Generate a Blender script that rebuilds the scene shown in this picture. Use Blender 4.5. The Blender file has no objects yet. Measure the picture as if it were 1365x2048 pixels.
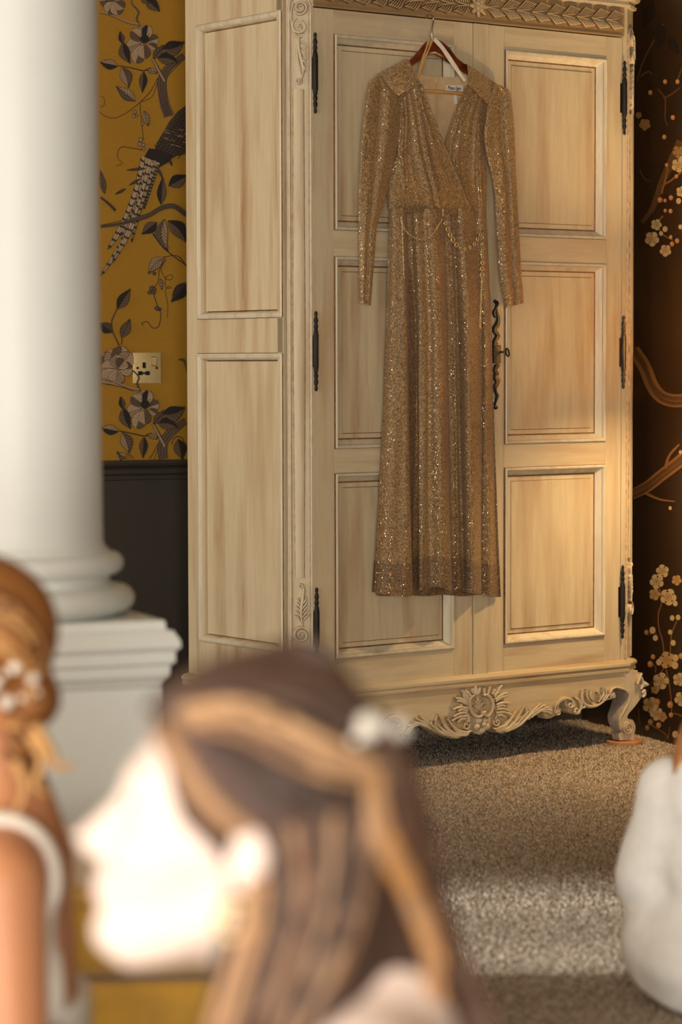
import bpy, bmesh, math, random
import numpy as np
from mathutils import Matrix, Vector

random.seed(7)
rng = np.random.default_rng(7)
SC = bpy.context.scene
COL = SC.collection

# ------------------------------------------------------------------ camera
ROOM = math.radians(22.0)          # heading of the camera against the room's axes
EYE = 1.1456
FPX, PIT, ROL = 5249.3, 0.0569, -0.0022
CP, SP = math.cos(PIT), math.sin(PIT)
CR, SR = math.cos(ROOM), math.sin(ROOM)


def rw(x, d, z):
    """sight-line frame (right, ahead, up from floor) -> room coordinates"""
    return Vector((x * CR + d * SR, -x * SR + d * CR, z))


cam_d = bpy.data.cameras.new('camera')
cam = bpy.data.objects.new('camera', cam_d)
COL.objects.link(cam)
cam_d.sensor_fit = 'VERTICAL'
cam_d.sensor_height = 36.0
cam_d.lens = FPX / 2048 * 36.0
cam_d.clip_start = 0.05
cam_d.clip_end = 100
cam_d.dof.use_dof = True
cam_d.dof.focus_distance = 7.35
cam_d.dof.aperture_fstop = 3.0
_r = rw(1, 0, 0)
_f = rw(0, CP, -SP)
_u = rw(0, SP, CP)
_rr = _r * math.cos(ROL) + _u * math.sin(ROL)
_uu = -_r * math.sin(ROL) + _u * math.cos(ROL)
M = Matrix.Identity(4)
for i in range(3):
    M[i][0] = _rr[i]; M[i][1] = _uu[i]; M[i][2] = -_f[i]
M[2][3] = EYE
cam.matrix_world = M
SC.camera = cam

# ------------------------------------------------------------------ world, lights, exposure
WORLD_COL, WORLD_STR = (1.0, 0.80, 0.58), 0.22
w_ = bpy.data.worlds.new('world'); SC.world = w_; w_.use_nodes = True
w_.node_tree.nodes['Background'].inputs[0].default_value = (*WORLD_COL, 1)
w_.node_tree.nodes['Background'].inputs[1].default_value = WORLD_STR
SC.view_settings.view_transform = 'Standard'
SC.view_settings.look = 'None'
SC.view_settings.gamma = 1.0
SC.view_settings.use_curve_mapping = False
SC.view_settings.exposure = 0.16


def area(name, loc, target, sx, sy, power, color, spread=180):
    L = bpy.data.lights.new(name, 'AREA'); L.shape = 'RECTANGLE'; L.size = sx; L.size_y = sy
    L.energy = power; L.color = color; L.spread = math.radians(spread)
    o = bpy.data.objects.new(name, L); COL.objects.link(o)
    o.location = loc
    o.rotation_euler = (Vector(target) - Vector(loc)).to_track_quat('-Z', 'Y').to_euler()
    return o


XW = -2.6                                  # the window wall's plane (room X)
WIN_X = [(2.05, 1.7, 0.45, 2.45), (6.78, 1.05, 0.45, 2.45)]      # (centre, width, sill, head) in the left-hand wall
WIN_Y = [(-1.1, 2.6, 0.3, 2.0)]                                     # in the wall behind the camera
DAY = (1.0, 0.94, 0.86)
area('daylight_near_window', (XW - 0.05, 2.05, 1.45), (XW + 1, 2.05, 1.40), 1.7, 2.0, 85, DAY)
area('daylight_far_window', (XW - 0.05, 6.78, 1.45), (XW + 1, 6.78, 1.40), 1.05, 2.0, 60, DAY)
area('daylight_rear_window', (-1.1, -3.45, 1.15), (-0.8, 0, 1.10), 2.6, 1.7, 300, DAY)
_s = bpy.data.lights.new('sun', 'SUN'); _s.energy = 5.0; _s.angle = math.radians(3.5); _s.color = (1.0, 0.95, 0.88)
_so = bpy.data.objects.new('sun', _s); COL.objects.link(_so)
_so.rotation_euler = Vector((CR * math.cos(math.radians(20)), -SR * math.cos(math.radians(20)), -math.sin(math.radians(20)))).to_track_quat('-Z', 'Y').to_euler()


# ------------------------------------------------------------------ pixel -> place helpers
def ray(px, py):
    X = px - 682.5; Y = py - 1024.0
    a = X * math.cos(ROL) + Y * math.sin(ROL); b = -X * math.sin(ROL) + Y * math.cos(ROL)
    u = a / FPX; v = b / FPX
    return Vector((u, CP - v * SP, -SP - v * CP))


def at(px, py, depth):
    """point in the sight-line frame at a given distance ahead"""
    r = ray(px, py); t = depth / r.y
    return Vector((r.x * t, depth, r.z * t + EYE))


YAW = 0.6464
WC = Vector((-0.1201, 7.0867, 0.0))        # wardrobe's near corner on the floor
WU = Vector((math.cos(YAW), math.sin(YAW), 0)); WN = Vector((-math.sin(YAW), math.cos(YAW), 0))


def fr(px, py, w=0.0):
    """wardrobe-local point (u, -w, z) standing w in front of its face"""
    r = ray(px, py); o = WC - WN * w
    t = o.dot(WN) / r.dot(WN); P = r * t
    return Vector(((P - WC).dot(WU), -w, P.z + EYE))


WALL_D = 8.08                              # left wall: distance straight ahead
WALL_Y = WALL_D * CR
WALL_X = 0.96 * CR + 7.9 * SR              # right wall


def wl(px, py):
    """left wall: (room X, Z) hit by a pixel"""
    r = ray(px, py); d = rw(r.x, r.y, 0)
    t = WALL_Y / d.y
    return d.x * t, r.z * t + EYE


def wr(px, py):
    """right wall: (room Y, Z)"""
    r = ray(px, py); d = rw(r.x, r.y, 0)
    t = WALL_X / d.x
    return d.y * t, r.z * t + EYE


# ------------------------------------------------------------------ materials
def lin(c):
    return tuple(((v / 255) / 12.92 if v / 255 <= 0.04045 else ((v / 255 + 0.055) / 1.055) ** 2.4) for v in c)


class NT:
    def __init__(s, name):
        s.m = bpy.data.materials.new(name); s.m.use_nodes = True
        s.t = s.m.node_tree; s.n = s.t.nodes; s.b = s.n['Principled BSDF']; s.out = s.n['Material Output']

    def add(s, typ, **kw):
        n = s.n.new(typ)
        for k, v in kw.items():
            if k.startswith('i_'):
                n.inputs[k[2:].replace('_', ' ')].default_value = v
            else:
                setattr(n, k, v)
        return n

    def link(s, a, b): s.t.links.new(a, b)

    def coords(s, scale=(1, 1, 1), kind='Object'):
        tc = s.add('ShaderNodeTexCoord'); mp = s.add('ShaderNodeMapping')
        mp.inputs['Scale'].default_value = scale
        s.link(tc.outputs[kind], mp.inputs['Vector']); return mp.outputs['Vector']

    def noise(s, vec, scale, detail=4, rough=0.55):
        n = s.add('ShaderNodeTexNoise'); n.inputs['Scale'].default_value = scale
        n.inputs['Detail'].default_value = detail; n.inputs['Roughness'].default_value = rough
        s.link(vec, n.inputs['Vector']); return n.outputs['Fac']

    def ramp(s, fac, stops):
        r = s.add('ShaderNodeValToRGB'); e = r.color_ramp.elements
        e[0].position, e[0].color = stops[0][0], (*stops[0][1], 1)
        e[1].position, e[1].color = stops[-1][0], (*stops[-1][1], 1)
        for p, c in stops[1:-1]:
            k = e.new(p); k.color = (*c, 1)
        s.link(fac, r.inputs['Fac']); return r.outputs['Color']

    def mix(s, fac, a, b, mode='MIX'):
        n = s.add('ShaderNodeMix', data_type='RGBA', blend_type=mode)
        if isinstance(fac, float): n.inputs[0].default_value = fac
        else: s.link(fac, n.inputs[0])
        for k, v in ((6, a), (7, b)):
            if isinstance(v, tuple): n.inputs[k].default_value = (*v, 1)
            else: s.link(v, n.inputs[k])
        return n.outputs[2]

    def bump(s, h, strength, dist=0.002):
        b = s.add('ShaderNodeBump'); b.inputs['Strength'].default_value = strength; b.inputs['Distance'].default_value = dist
        s.link(h, b.inputs['Height']); s.link(b.outputs['Normal'], s.b.inputs['Normal'])

    def base(s, c):
        if isinstance(c, tuple): s.b.inputs['Base Color'].default_value = (*c, 1)
        else: s.link(c, s.b.inputs['Base Color'])
        return s

    def set(s, **kw):
        for k, v in kw.items(): s.b.inputs[k.replace('_', ' ')].default_value = v
        return s


def plain(name, rgb, rough=0.5, metal=0.0, var=0.06, scale=30, bump=0.0, **kw):
    m = NT(name); v = m.coords()
    n = m.noise(v, scale)
    c = lin(rgb)
    m.base(m.ramp(n, [(0.3, tuple(max(0, x * (1 - var * 2)) for x in c)), (0.7, tuple(min(1, x * (1 + var)) for x in c))]))
    m.set(Roughness=rough, Metallic=metal, **kw)
    if bump: m.bump(n, bump, 0.003)
    return m.m


CREAM, GLAZE = (217, 200, 164), (160, 110, 60)


def painted(name, stretch, amount=0.5, cream=CREAM, glaze=GLAZE):
    m = NT(name)
    v = m.coords(stretch)
    big = m.noise(v, 1.0, 3, 0.5)
    v2 = m.coords(tuple(k * 4.5 for k in stretch))
    fine = m.noise(v2, 1.0, 5, 0.65)
    v3 = m.coords((2.2, 2.2, 2.2))
    patch = m.noise(v3, 1.0, 2)
    f1 = m.ramp(big, [(0.46, (0, 0, 0)), (0.70, (1, 1, 1))])
    f2 = m.ramp(fine, [(0.42, (0, 0, 0)), (0.80, (1, 1, 1))])
    f3 = m.ramp(patch, [(0.35, (0, 0, 0)), (0.65, (1, 1, 1))])
    a = m.mix(0.55, f1, f2, 'MULTIPLY')
    a = m.mix(0.5, a, f3, 'MULTIPLY')
    amt = m.add('ShaderNodeMath', operation='MULTIPLY'); m.link(a, amt.inputs[0]); amt.inputs[1].default_value = amount
    c = m.mix(amt.outputs[0], lin(cream), lin(glaze))
    # fine brush lines
    br = m.ramp(fine, [(0.3, (0.90, 0.90, 0.90)), (0.6, (1, 1, 1))])
    m.base(m.mix(1.0, c, br, 'MULTIPLY'))
    m.set(Roughness=0.5)
    m.bump(fine, 0.10, 0.002)
    return m.m


MAT = {}
MAT['paint_v'] = painted('distressed_cream_paint_upright', (22, 22, 2.2), 1.0)
MAT['paint_h'] = painted('distressed_cream_paint_level', (2.2, 24, 26), 0.95)
MAT['paint_side'] = painted('distressed_cream_paint_side', (17, 17, 1.6), 1.3)
MAT['paint_carve'] = painted('carved_cream_paint', (24, 24, 24), 0.6, (220, 206, 176))
MAT['paint_leaf'] = painted('glazed_leaf_paint', (30, 30, 30), 0.8, (206, 182, 138))
MAT['paint_pale'] = painted('dry_brushed_pale_paint', (30, 30, 5), 0.7, (222, 212, 186))
MAT['paint_brown'] = painted('brown_glazed_cream_paint', (6, 20, 40), 0.75, (168, 138, 96), (112, 78, 46))
MAT['glaze'] = plain('brown_glaze', (140, 102, 64), 0.6, var=0.2, scale=60)
MAT['glaze_soft'] = plain('soft_brown_glaze', (192, 166, 126), 0.6, var=0.25, scale=60)
MAT['iron'] = plain('black_iron', (30, 23, 19), 0.6, 0.2, 0.2, 200)
MAT['gap'] = plain('dark_gap', (46, 32, 20), 0.9)
MAT['grey_wood'] = plain('raw_grey_wood', (172, 158, 142), 0.8, var=0.15, scale=120)
MAT['white'] = plain('white_painted_plaster', (228, 233, 230), 0.45, var=0.01, scale=6)
MAT['hanger'] = plain('varnished_red_wood', (108, 46, 20), 0.3, var=0.25, scale=40)
MAT['steel'] = plain('steel_wire', (190, 180, 165), 0.25, 1.0)
MAT['gold'] = plain('gold_chain', (248, 220, 160), 0.34, 0.7)
MAT['brass'] = plain('brushed_brass', (240, 214, 152), 0.38, 0.3, 0.05, 90)
MAT['blackplastic'] = plain('black_plastic', (20, 18, 16), 0.5)
MAT['lining'] = plain('beige_lining', (222, 190, 146), 0.75, var=0.05, scale=40)
MAT['ribbon'] = plain('cream_satin_ribbon', (240, 228, 205), 0.4)
MAT['ribbon_tan'] = plain('tan_satin_ribbon', (206, 160, 100), 0.4)
MAT['bar'] = plain('pale_wood_bar', (212, 158, 92), 0.5)
MAT['label'] = plain('white_woven_label', (240, 234, 222), 0.7)
MAT['ink'] = plain('black_thread', (40, 34, 30), 0.7)
MAT['disc'] = plain('pale_beech', (200, 140, 95), 0.6, var=0.1, scale=60)
MAT['dado'] = plain('dark_grey_wall_paint', (64, 58, 50), 0.5, var=0.03, scale=8)
MAT['ceiling'] = plain('ceiling_cream', (176, 156, 124), 0.8)
MAT['outwall'] = plain('plain_plaster', (196, 180, 150), 0.8)
MAT['pearl'] = plain('pearl', (255, 250, 240), 0.12, 0.0, 0.02)
MAT['mustard'] = plain('mustard_velvet', (186, 140, 38), 0.75, var=0.12, scale=14, Sheen_Weight=0.5)
MAT['robe'] = plain('white_satin_robe', (246, 240, 230), 0.5, var=0.03, scale=12)
MAT['fleece'] = plain('white_fleece', (250, 250, 247), 0.9, var=0.03, scale=25, bump=0.4)
MAT['eye'] = plain('eye_white', (235, 230, 225), 0.2)
MAT['iris'] = plain('brown_iris', (60, 40, 28), 0.2)
MAT['lip'] = plain('lips', (200, 120, 108), 0.4)


def skin(name, rgb):
    m = NT(name); v = m.coords(); n = m.noise(v, 18, 3); c = lin(rgb)
    m.base(m.ramp(n, [(0.3, tuple(x * 0.93 for x in c)), (0.7, c)]))
    m.set(Roughness=0.5, Subsurface_Weight=0.15)
    m.b.inputs['Subsurface Radius'].default_value = (0.012, 0.005, 0.003)
    return m.m


MAT['skin_fair'] = skin('fair_skin', (252, 232, 222))
MAT['skin_tan'] = skin('tan_skin', (214, 150, 108))


def fabric(name, dark, light, spark):
    m = NT(name)
    v = m.coords((1, 1, 1))
    vs = m.coords((420, 420, 160)); n1 = m.noise(vs, 1.0, 2, 0.6)
    vh = m.coords((160, 160, 460)); n2 = m.noise(vh, 1.0, 2, 0.6)
    wv = m.add('ShaderNodeMath', operation='MULTIPLY'); m.link(n1, wv.inputs[0]); m.link(n2, wv.inputs[1])
    c = m.ramp(wv.outputs[0], [(0.14, lin(dark)), (0.40, lin(light))])
    vo = m.add('ShaderNodeTexVoronoi'); vo.inputs['Scale'].default_value = 1.0
    m.link(m.coords((640, 640, 420)), vo.inputs['Vector'])
    sep = m.add('ShaderNodeSeparateColor'); m.link(vo.outputs['Color'], sep.inputs[0])
    gt = m.add('ShaderNodeMath', operation='GREATER_THAN'); m.link(sep.outputs[0], gt.inputs[0]); gt.inputs[1].default_value = 0.66
    geo = m.add('ShaderNodeNewGeometry')
    sub = m.add('ShaderNodeVectorMath', operation='SUBTRACT'); m.link(vo.outputs['Color'], sub.inputs[0]); sub.inputs[1].default_value = (0.5, 0.5, 0.5)
    sca = m.add('ShaderNodeVectorMath', operation='SCALE'); m.link(sub.outputs[0], sca.inputs[0]); sca.inputs['Scale'].default_value = 1.5
    ad = m.add('ShaderNodeVectorMath', operation='ADD'); m.link(geo.outputs['Normal'], ad.inputs[0]); m.link(sca.outputs[0], ad.inputs[1])
    no = m.add('ShaderNodeVectorMath', operation='NORMALIZE'); m.link(ad.outputs[0], no.inputs[0])
    gl = m.add('ShaderNodeBsdfGlossy'); gl.inputs['Color'].default_value = (*lin(spark), 1); gl.inputs['Roughness'].default_value = 0.28
    m.link(no.outputs[0], gl.inputs['Normal'])
    m.base(c); m.set(Roughness=0.6, Sheen_Weight=0.15)
    m.bump(wv.outputs[0], 0.5, 0.0015)
    mx = m.add('ShaderNodeMixShader')
    f = m.add('ShaderNodeMath', operation='MULTIPLY'); m.link(gt.outputs[0], f.inputs[0]); f.inputs[1].default_value = 0.55
    m.link(f.outputs[0], mx.inputs[0]); m.link(m.b.outputs[0], mx.inputs[1]); m.link(gl.outputs[0], mx.inputs[2])
    m.link(mx.outputs[0], m.out.inputs['Surface'])
    return m.m


MAT['lame'] = fabric('gold_lame_knit', (88, 64, 40), (208, 168, 110), (255, 240, 212))
MAT['lame_light'] = fabric('gold_lame_knit_yoke', (104, 78, 50), (218, 178, 122), (255, 240, 212))
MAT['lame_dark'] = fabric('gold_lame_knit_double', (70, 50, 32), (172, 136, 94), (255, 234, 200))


def carpet_mat():
    m = NT('taupe_carpet')
    v = m.coords()
    n = m.noise(v, 125, 3, 0.7)
    n2 = m.noise(v, 60, 3, 0.6)
    n3 = m.noise(v, 2.2, 3, 0.5)
    c = m.ramp(n, [(0.36, lin((58, 45, 34))), (0.50, lin((138, 121, 102))), (0.63, lin((204, 190, 168)))])
    c = m.mix(0.35, c, m.ramp(n2, [(0.3, (0.45, 0.42, 0.38)), (0.7, (1, 1, 1))]), 'MULTIPLY')
    c = m.mix(0.30, c, m.ramp(n3, [(0.35, (0.62, 0.58, 0.54)), (0.65, (1, 1, 1))]), 'MULTIPLY')
    m.base(c); m.set(Roughness=0.95, Sheen_Weight=0.2)
    m.bump(n, 0.8, 0.006)
    return m.m


MAT['carpet'] = carpet_mat()


def wallpaper(name, rgb, var, spec_rough):
    m = NT(name); v = m.coords(); c = lin(rgb)
    n = m.noise(v, 420, 2, 0.7); n2 = m.noise(v, 3, 3)
    a = m.ramp(n, [(0.3, tuple(x * (1 - var) for x in c)), (0.7, c)])
    m.base(m.mix(0.3, a, m.ramp(n2, [(0.3, (0.82, 0.8, 0.75)), (0.7, (1, 1, 1))]), 'MULTIPLY'))
    m.set(Roughness=spec_rough)
    return m.m


MAT['yellow'] = wallpaper('mustard_wallpaper', (190, 140, 30), 0.22, 0.6)
MAT['black'] = wallpaper('dark_brown_wallpaper', (64, 44, 26), 0.2, 0.42)


def print_mat(name):
    m = NT(name)
    a = m.add('ShaderNodeAttribute', attribute_name='ink'); n = m.noise(m.coords(), 260, 2, 0.7)
    m.base(m.mix(0.35, a.outputs['Color'], m.ramp(n, [(0.3, (0.55, 0.55, 0.55)), (0.65, (1, 1, 1))]), 'MULTIPLY'))
    m.set(Roughness=0.6)
    return m.m


MAT['print'] = print_mat('wallpaper_ink')


def hair_mat(name):
    m = NT(name)
    a = m.add('ShaderNodeAttribute', attribute_name='ink')
    m.base(a.outputs['Color']); m.set(Roughness=0.55)
    return m.m


MAT['hair'] = hair_mat('brown_hair')


# ------------------------------------------------------------------ mesh builder
class MB:
    def __init__(s): s.v = []; s.f = []; s.c = []; s.mi = []

    def add(s, verts, faces, col=None, mi=0):
        o = len(s.v); s.v += [tuple(p) for p in verts]
        for f in faces:
            s.f.append(tuple(i + o for i in f)); s.c.append(col); s.mi.append(mi)
        return s

    def box(s, x0, x1, y0, y1, z0, z1, b=0.0, mi=0):
        if b <= 0:
            v = [(x, y, z) for z in (z0, z1) for y in (y0, y1) for x in (x0, x1)]
            return s.add(v, [(0, 2, 3, 1), (4, 5, 7, 6), (0, 1, 5, 4), (2, 6, 7, 3), (0, 4, 6, 2), (1, 3, 7, 5)], None, mi)
        bm = bmesh.new(); bmesh.ops.create_cube(bm, size=1)
        for q in bm.verts:
            q.co = ((x0 + x1) / 2 + q.co.x * (x1 - x0), (y0 + y1) / 2 + q.co.y * (y1 - y0), (z0 + z1) / 2 + q.co.z * (z1 - z0))
        bmesh.ops.bevel(bm, geom=list(bm.edges), offset=b, segments=2, affect='EDGES', profile=0.6)
        return s.bm(bm, mi)

    def bm(s, bm, mi=0):
        bm.verts.index_update(); bm.faces.ensure_lookup_table()
        s.add([tuple(q.co) for q in bm.verts], [tuple(q.index for q in f.verts) for f in bm.faces], None, mi); bm.free(); return s

    def grid(s, rows, closed=False, col=None, mi=0):
        n = len(rows[0]); v = [p for r in rows for p in r]; f = []
        for i in range(len(rows) - 1):
            for j in range(n if closed else n - 1):
                k = (j + 1) % n
                f.append((i * n + j, i * n + k, (i + 1) * n + k, (i + 1) * n + j))
        return s.add(v, f, col, mi)

    def lathe(s, prof, cx=0, cy=0, n=20, mi=0):
        rows = [[(cx + r * math.cos(2 * math.pi * k / n), cy + r * math.sin(2 * math.pi * k / n), z) for k in range(n)] for r, z in prof]
        s.grid(rows, True, None, mi)
        o = len(s.v) - len(rows) * n
        s.f.append(tuple(o + k for k in range(n))[::-1]); s.c.append(None); s.mi.append(mi)
        s.f.append(tuple(o + (len(rows) - 1) * n + k for k in range(n))); s.c.append(None); s.mi.append(mi)
        return s

    def tube(s, path, rad, n=8, col=None, mi=0, cap=True):
        path = [Vector(p) for p in path]; m = len(path)
        if not hasattr(rad, '__len__'): rad = [rad] * m
        rows = []; up = Vector((0.13, 0.31, 0.94)).normalized()
        for i, p in enumerate(path):
            t = (path[min(i + 1, m - 1)] - path[max(i - 1, 0)])
            t = t.normalized() if t.length > 1e-9 else Vector((0, 0, 1))
            a = t.cross(up)
            if a.length < 1e-4: a = t.cross(Vector((1, 0, 0)))
            a.normalize(); b = t.cross(a)
            rows.append([p + (a * math.cos(2 * math.pi * k / n) + b * math.sin(2 * math.pi * k / n)) * rad[i] for k in range(n)])
        o = len(s.v); s.grid(rows, True, col, mi)
        if cap:
            for q in (tuple(o + k for k in range(n)), tuple(o + (m - 1) * n + k for k in range(n))[::-1]):
                s.f.append(q); s.c.append(col); s.mi.append(mi)
        return s

    def sphere(s, c, r, n=10, col=None, mi=0):
        c = Vector(c); r = r if hasattr(r, '__len__') else (r, r, r)
        rows = [[c + Vector((r[0] * math.sin(math.pi * max(0.001, min(0.999, i / n))) * math.cos(2 * math.pi * j / (2 * n)), r[1] * math.sin(math.pi * max(0.001, min(0.999, i / n))) * math.sin(2 * math.pi * j / (2 * n)), r[2] * math.cos(math.pi * i / n))) for j in range(2 * n)] for i in range(n + 1)]
        return s.grid(rows, True, col, mi)

    def torus(s, mat, R, r, n=16, m=8, mi=0):
        rows = [[mat @ Vector(((R + r * math.cos(2 * math.pi * j / m)) * math.cos(2 * math.pi * i / n), (R + r * math.cos(2 * math.pi * j / m)) * math.sin(2 * math.pi * i / n), r * math.sin(2 * math.pi * j / m))) for j in range(m)] for i in range(n + 1)]
        return s.grid(rows, True, None, mi)

    def lobe(s, path, wid, hgt, mp, n=6, col=None, mi=0):
        """a carved, domed rib following a 2-D path; mp(a, b, h) puts it on its surface"""
        m = len(path); rows = []
        for i, (a, b) in enumerate(path):
            p0 = path[max(i - 1, 0)]; p1 = path[min(i + 1, m - 1)]
            tx, ty = p1[0] - p0[0], p1[1] - p0[1]; L = math.hypot(tx, ty) or 1
            nx, ny = -ty / L, tx / L
            W = wid[i] if hasattr(wid, '__len__') else wid; H = hgt[i] if hasattr(hgt, '__len__') else hgt
            row = []
            for k in range(n + 1):
                t = -1 + 2 * k / n
                row.append(mp(a + nx * W * t, b + ny * W * t, H * math.sqrt(max(0, 1 - t * t)) ** 0.9 - 0.0006))
            rows.append(row)
        if col is not None: return s.grid(rows, False, col, mi)
        for k in range(n): s.grid([[r[k] for r in rows], [r[k + 1] for r in rows]], False, None, 1 if k in (0, n - 1) else 0)
        return s

    def prism(s, poly, y0, y1, mi=0):
        """polygon in (x, z) swept along y"""
        n = len(poly)
        v = [(x, y0, z) for x, z in poly] + [(x, y1, z) for x, z in poly]
        return s.add(v, [tuple(range(n)), tuple(range(2 * n - 1, n - 1, -1))] + [(i, i + n, (i + 1) % n + n, (i + 1) % n) for i in range(n)], None, mi)

    def obj(s, name, mat, parent=None, smooth=None, loc=None, recalc=True):
        me = bpy.data.meshes.new(name)
        me.from_pydata(s.v, [], s.f)
        mats = mat if isinstance(mat, (list, tuple)) else [mat]
        for q in mats: me.materials.append(MAT[q] if isinstance(q, str) else q)
        if len(mats) > 1:
            me.polygons.foreach_set('material_index', s.mi)
        if any(c is not None for c in s.c):
            at_ = me.color_attributes.new('ink', 'FLOAT_COLOR', 'CORNER')
            buf = np.ones((len(me.loops), 4), np.float32); k = 0
            for p, c in zip(s.f, s.c):
                if c is not None: buf[k:k + len(p), :3] = c
                k += len(p)
            at_.data.foreach_set('color', buf.ravel())
        if recalc:
            bm = bmesh.new(); bm.from_mesh(me); bmesh.ops.recalc_face_normals(bm, faces=bm.faces); bm.to_mesh(me); bm.free()
        if smooth is not None:
            me.polygons.foreach_set('use_smooth', [True] * len(me.polygons))
            if smooth < 180: me.set_sharp_from_angle(angle=math.radians(smooth))
        o = bpy.data.objects.new(name, me); COL.objects.link(o)
        if parent: o.parent = parent
        if loc is not None: o.location = loc
        return o


def empty(name, loc=(0, 0, 0), rz=0.0):
    o = bpy.data.objects.new(name, None); COL.objects.link(o)
    o.location = loc; o.rotation_euler = (0, 0, rz); o.empty_display_size = 0.1
    return o


def tag(o, label=None, cat=None, group=None, kind=None):
    if label: o['label'] = label
    if cat: o['category'] = cat
    if group: o['group'] = group
    if kind: o['kind'] = kind
    return o


def bez(pts, n=12):
    """smooth curve through points (Catmull-Rom), any dimension"""
    P = [np.array(p, float) for p in pts]; P = [2 * P[0] - P[1]] + P + [2 * P[-1] - P[-2]]
    out = []
    for i in range(1, len(P) - 2):
        for k in range(n):
            t = k / n
            out.append(0.5 * ((2 * P[i]) + (-P[i - 1] + P[i + 1]) * t + (2 * P[i - 1] - 5 * P[i] + 4 * P[i + 1] - P[i + 2]) * t * t + (-P[i - 1] + 3 * P[i] - 3 * P[i + 1] + P[i + 2]) * t ** 3))
    out.append(P[-2]); return [tuple(float(x) for x in p) for p in out]


def spiral(cx, cy, r0, r1, a0, turns, n=26):
    return [(cx + (r0 + (r1 - r0) * k / n) * math.cos(a0 + turns * 2 * math.pi * k / n), cy + (r0 + (r1 - r0) * k / n) * math.sin(a0 + turns * 2 * math.pi * k / n)) for k in range(n + 1)]


def taper(n, w0, wm, w1, peak=0.4):
    return [(w0 + (wm - w0) * (t / peak) ** 0.7 if t < peak else w1 + (wm - w1) * ((1 - t) / (1 - peak)) ** 0.8) for t in (k / (n - 1) for k in range(n))]


# ================================================================== SETTING
X0, X1, Y0, Y1, ZC = XW, WALL_X, -3.5, WALL_Y, 2.95


def struct(o): o['kind'] = 'structure'; return o


fl = MB().grid([[(X0 - 0.2 + (X1 - X0 + 0.2) * i / 8, Y0 - 0.2 + (Y1 - Y0 + 0.2) * j / 8, 0) for i in range(9)] for j in range(9)])
floor_ = struct(fl.obj('floor', 'carpet'))
# tufts of the carpet where the floor shows
_n = 120000
_d = np.sqrt(rng.uniform(4.0 ** 2, 8.7 ** 2, _n)); _x = rng.uniform(-0.04, 0.165, _n) * _d
_px = _x * CR + _d * SR; _py = -_x * SR + _d * CR
_ok = (_px < WALL_X - 0.004) & (_py < WALL_Y - 0.02); _px, _py = _px[_ok], _py[_ok]; _n = len(_px)
_h = rng.uniform(0.003, 0.0065, _n); _r = rng.uniform(0.0026, 0.0042, _n); _a = rng.uniform(0, 6.28, _n)
_V = np.zeros((_n, 4, 3))
for _k in range(3):
    _V[:, _k, 0] = _px + _r * np.cos(_a + _k * 2.0944); _V[:, _k, 1] = _py + _r * np.sin(_a + _k * 2.0944)
_V[:, 3, 0] = _px + rng.normal(0, 0.0018, _n); _V[:, 3, 1] = _py + rng.normal(0, 0.0018, _n); _V[:, 3, 2] = _h
_F = (np.arange(_n)[:, None, None] * 4 + np.array(((0, 1, 3), (1, 2, 3), (2, 0, 3)))[None]).reshape(-1, 3)
_me = bpy.data.meshes.new('carpet_pile'); _me.vertices.add(_n * 4); _me.vertices.foreach_set('co', _V.ravel()); _me.loops.add(_n * 9); _me.loops.foreach_set('vertex_index', _F.ravel().astype(np.int32))
_me.polygons.add(_n * 3); _me.polygons.foreach_set('loop_start', np.arange(0, _n * 9, 3, dtype=np.int32)); _me.update(calc_edges=True)
_c0, _c1, _c2 = (np.array(lin(c)) for c in ((118, 102, 86), (190, 174, 154), (232, 220, 202)))
_t = np.clip(rng.normal(0.5, 0.24, _n), 0, 1)[:, None]; _c = np.where(_t < .5, _c0 + (_c1 - _c0) * _t * 2, _c1 + (_c2 - _c1) * (_t * 2 - 1))
_ca = _me.color_attributes.new('ink', 'FLOAT_COLOR', 'CORNER'); _ca.data.foreach_set('color', np.repeat(np.c_[_c, np.ones(_n)], 9, 0).astype(np.float32).ravel())
_pm = NT('carpet_tuft'); _at = _pm.add('ShaderNodeAttribute', attribute_name='ink'); _nn = _pm.noise(_pm.coords(), 2.2, 3)
_pm.base(_pm.mix(0.30, _at.outputs['Color'], _pm.ramp(_nn, [(0.35, (0.62, 0.58, 0.54)), (0.65, (1, 1, 1))]), 'MULTIPLY')); _pm.set(Roughness=0.95)
_me.materials.append(_pm.m); _po = bpy.data.objects.new('carpet_pile', _me); COL.objects.link(_po); _po.parent = floor_; _po['kind'] = 'stuff'
struct(MB().box(X0 - 0.2, X1, Y0 - 0.2, Y1, ZC, ZC + 0.1).obj('ceiling', 'ceiling'))

DADO = 0.85
wall_left = struct(MB().box(X0 - 0.2, X1 + 0.15, Y1, Y1 + 0.15, DADO, ZC).obj('wall_left', 'yellow'))
wainscot = MB().box(X0 - 0.2, X1 + 0.15, Y1 - 0.004, Y1 + 0.15, 0, DADO).obj('wainscot', 'dado', wall_left)
wall_right = struct(MB().box(X1, X1 + 0.15, Y0 - 0.2, Y1, 0, ZC).obj('wall_right', 'black'))


def sweep_x(prof, x0, x1, y):
    m = MB(); m.grid([[(x, y - o, z) for o, z in prof] for x in (x0, x1)])
    return m


zd = wl(290, 921)[1]
struct(sweep_x([(0, zd - 0.058), (0.008, zd - 0.056), (0.010, zd - 0.044), (0.018, zd - 0.038), (0.020, zd - 0.026), (0.014, zd - 0.020), (0.026, zd - 0.014), (0.030, zd - 0.006), (0.028, zd), (0, zd + 0.002)], X0, X1, Y1 - 0.004).obj('trim_1', 'dado', smooth=30))
struct(sweep_x([(0.018, 0), (0.018, 0.13), (0.010, 0.145), (0.008, 0.16), (0, 0.165)], X0, X1, Y1 - 0.004).obj('baseboard_left', 'dado', smooth=30))


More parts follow.
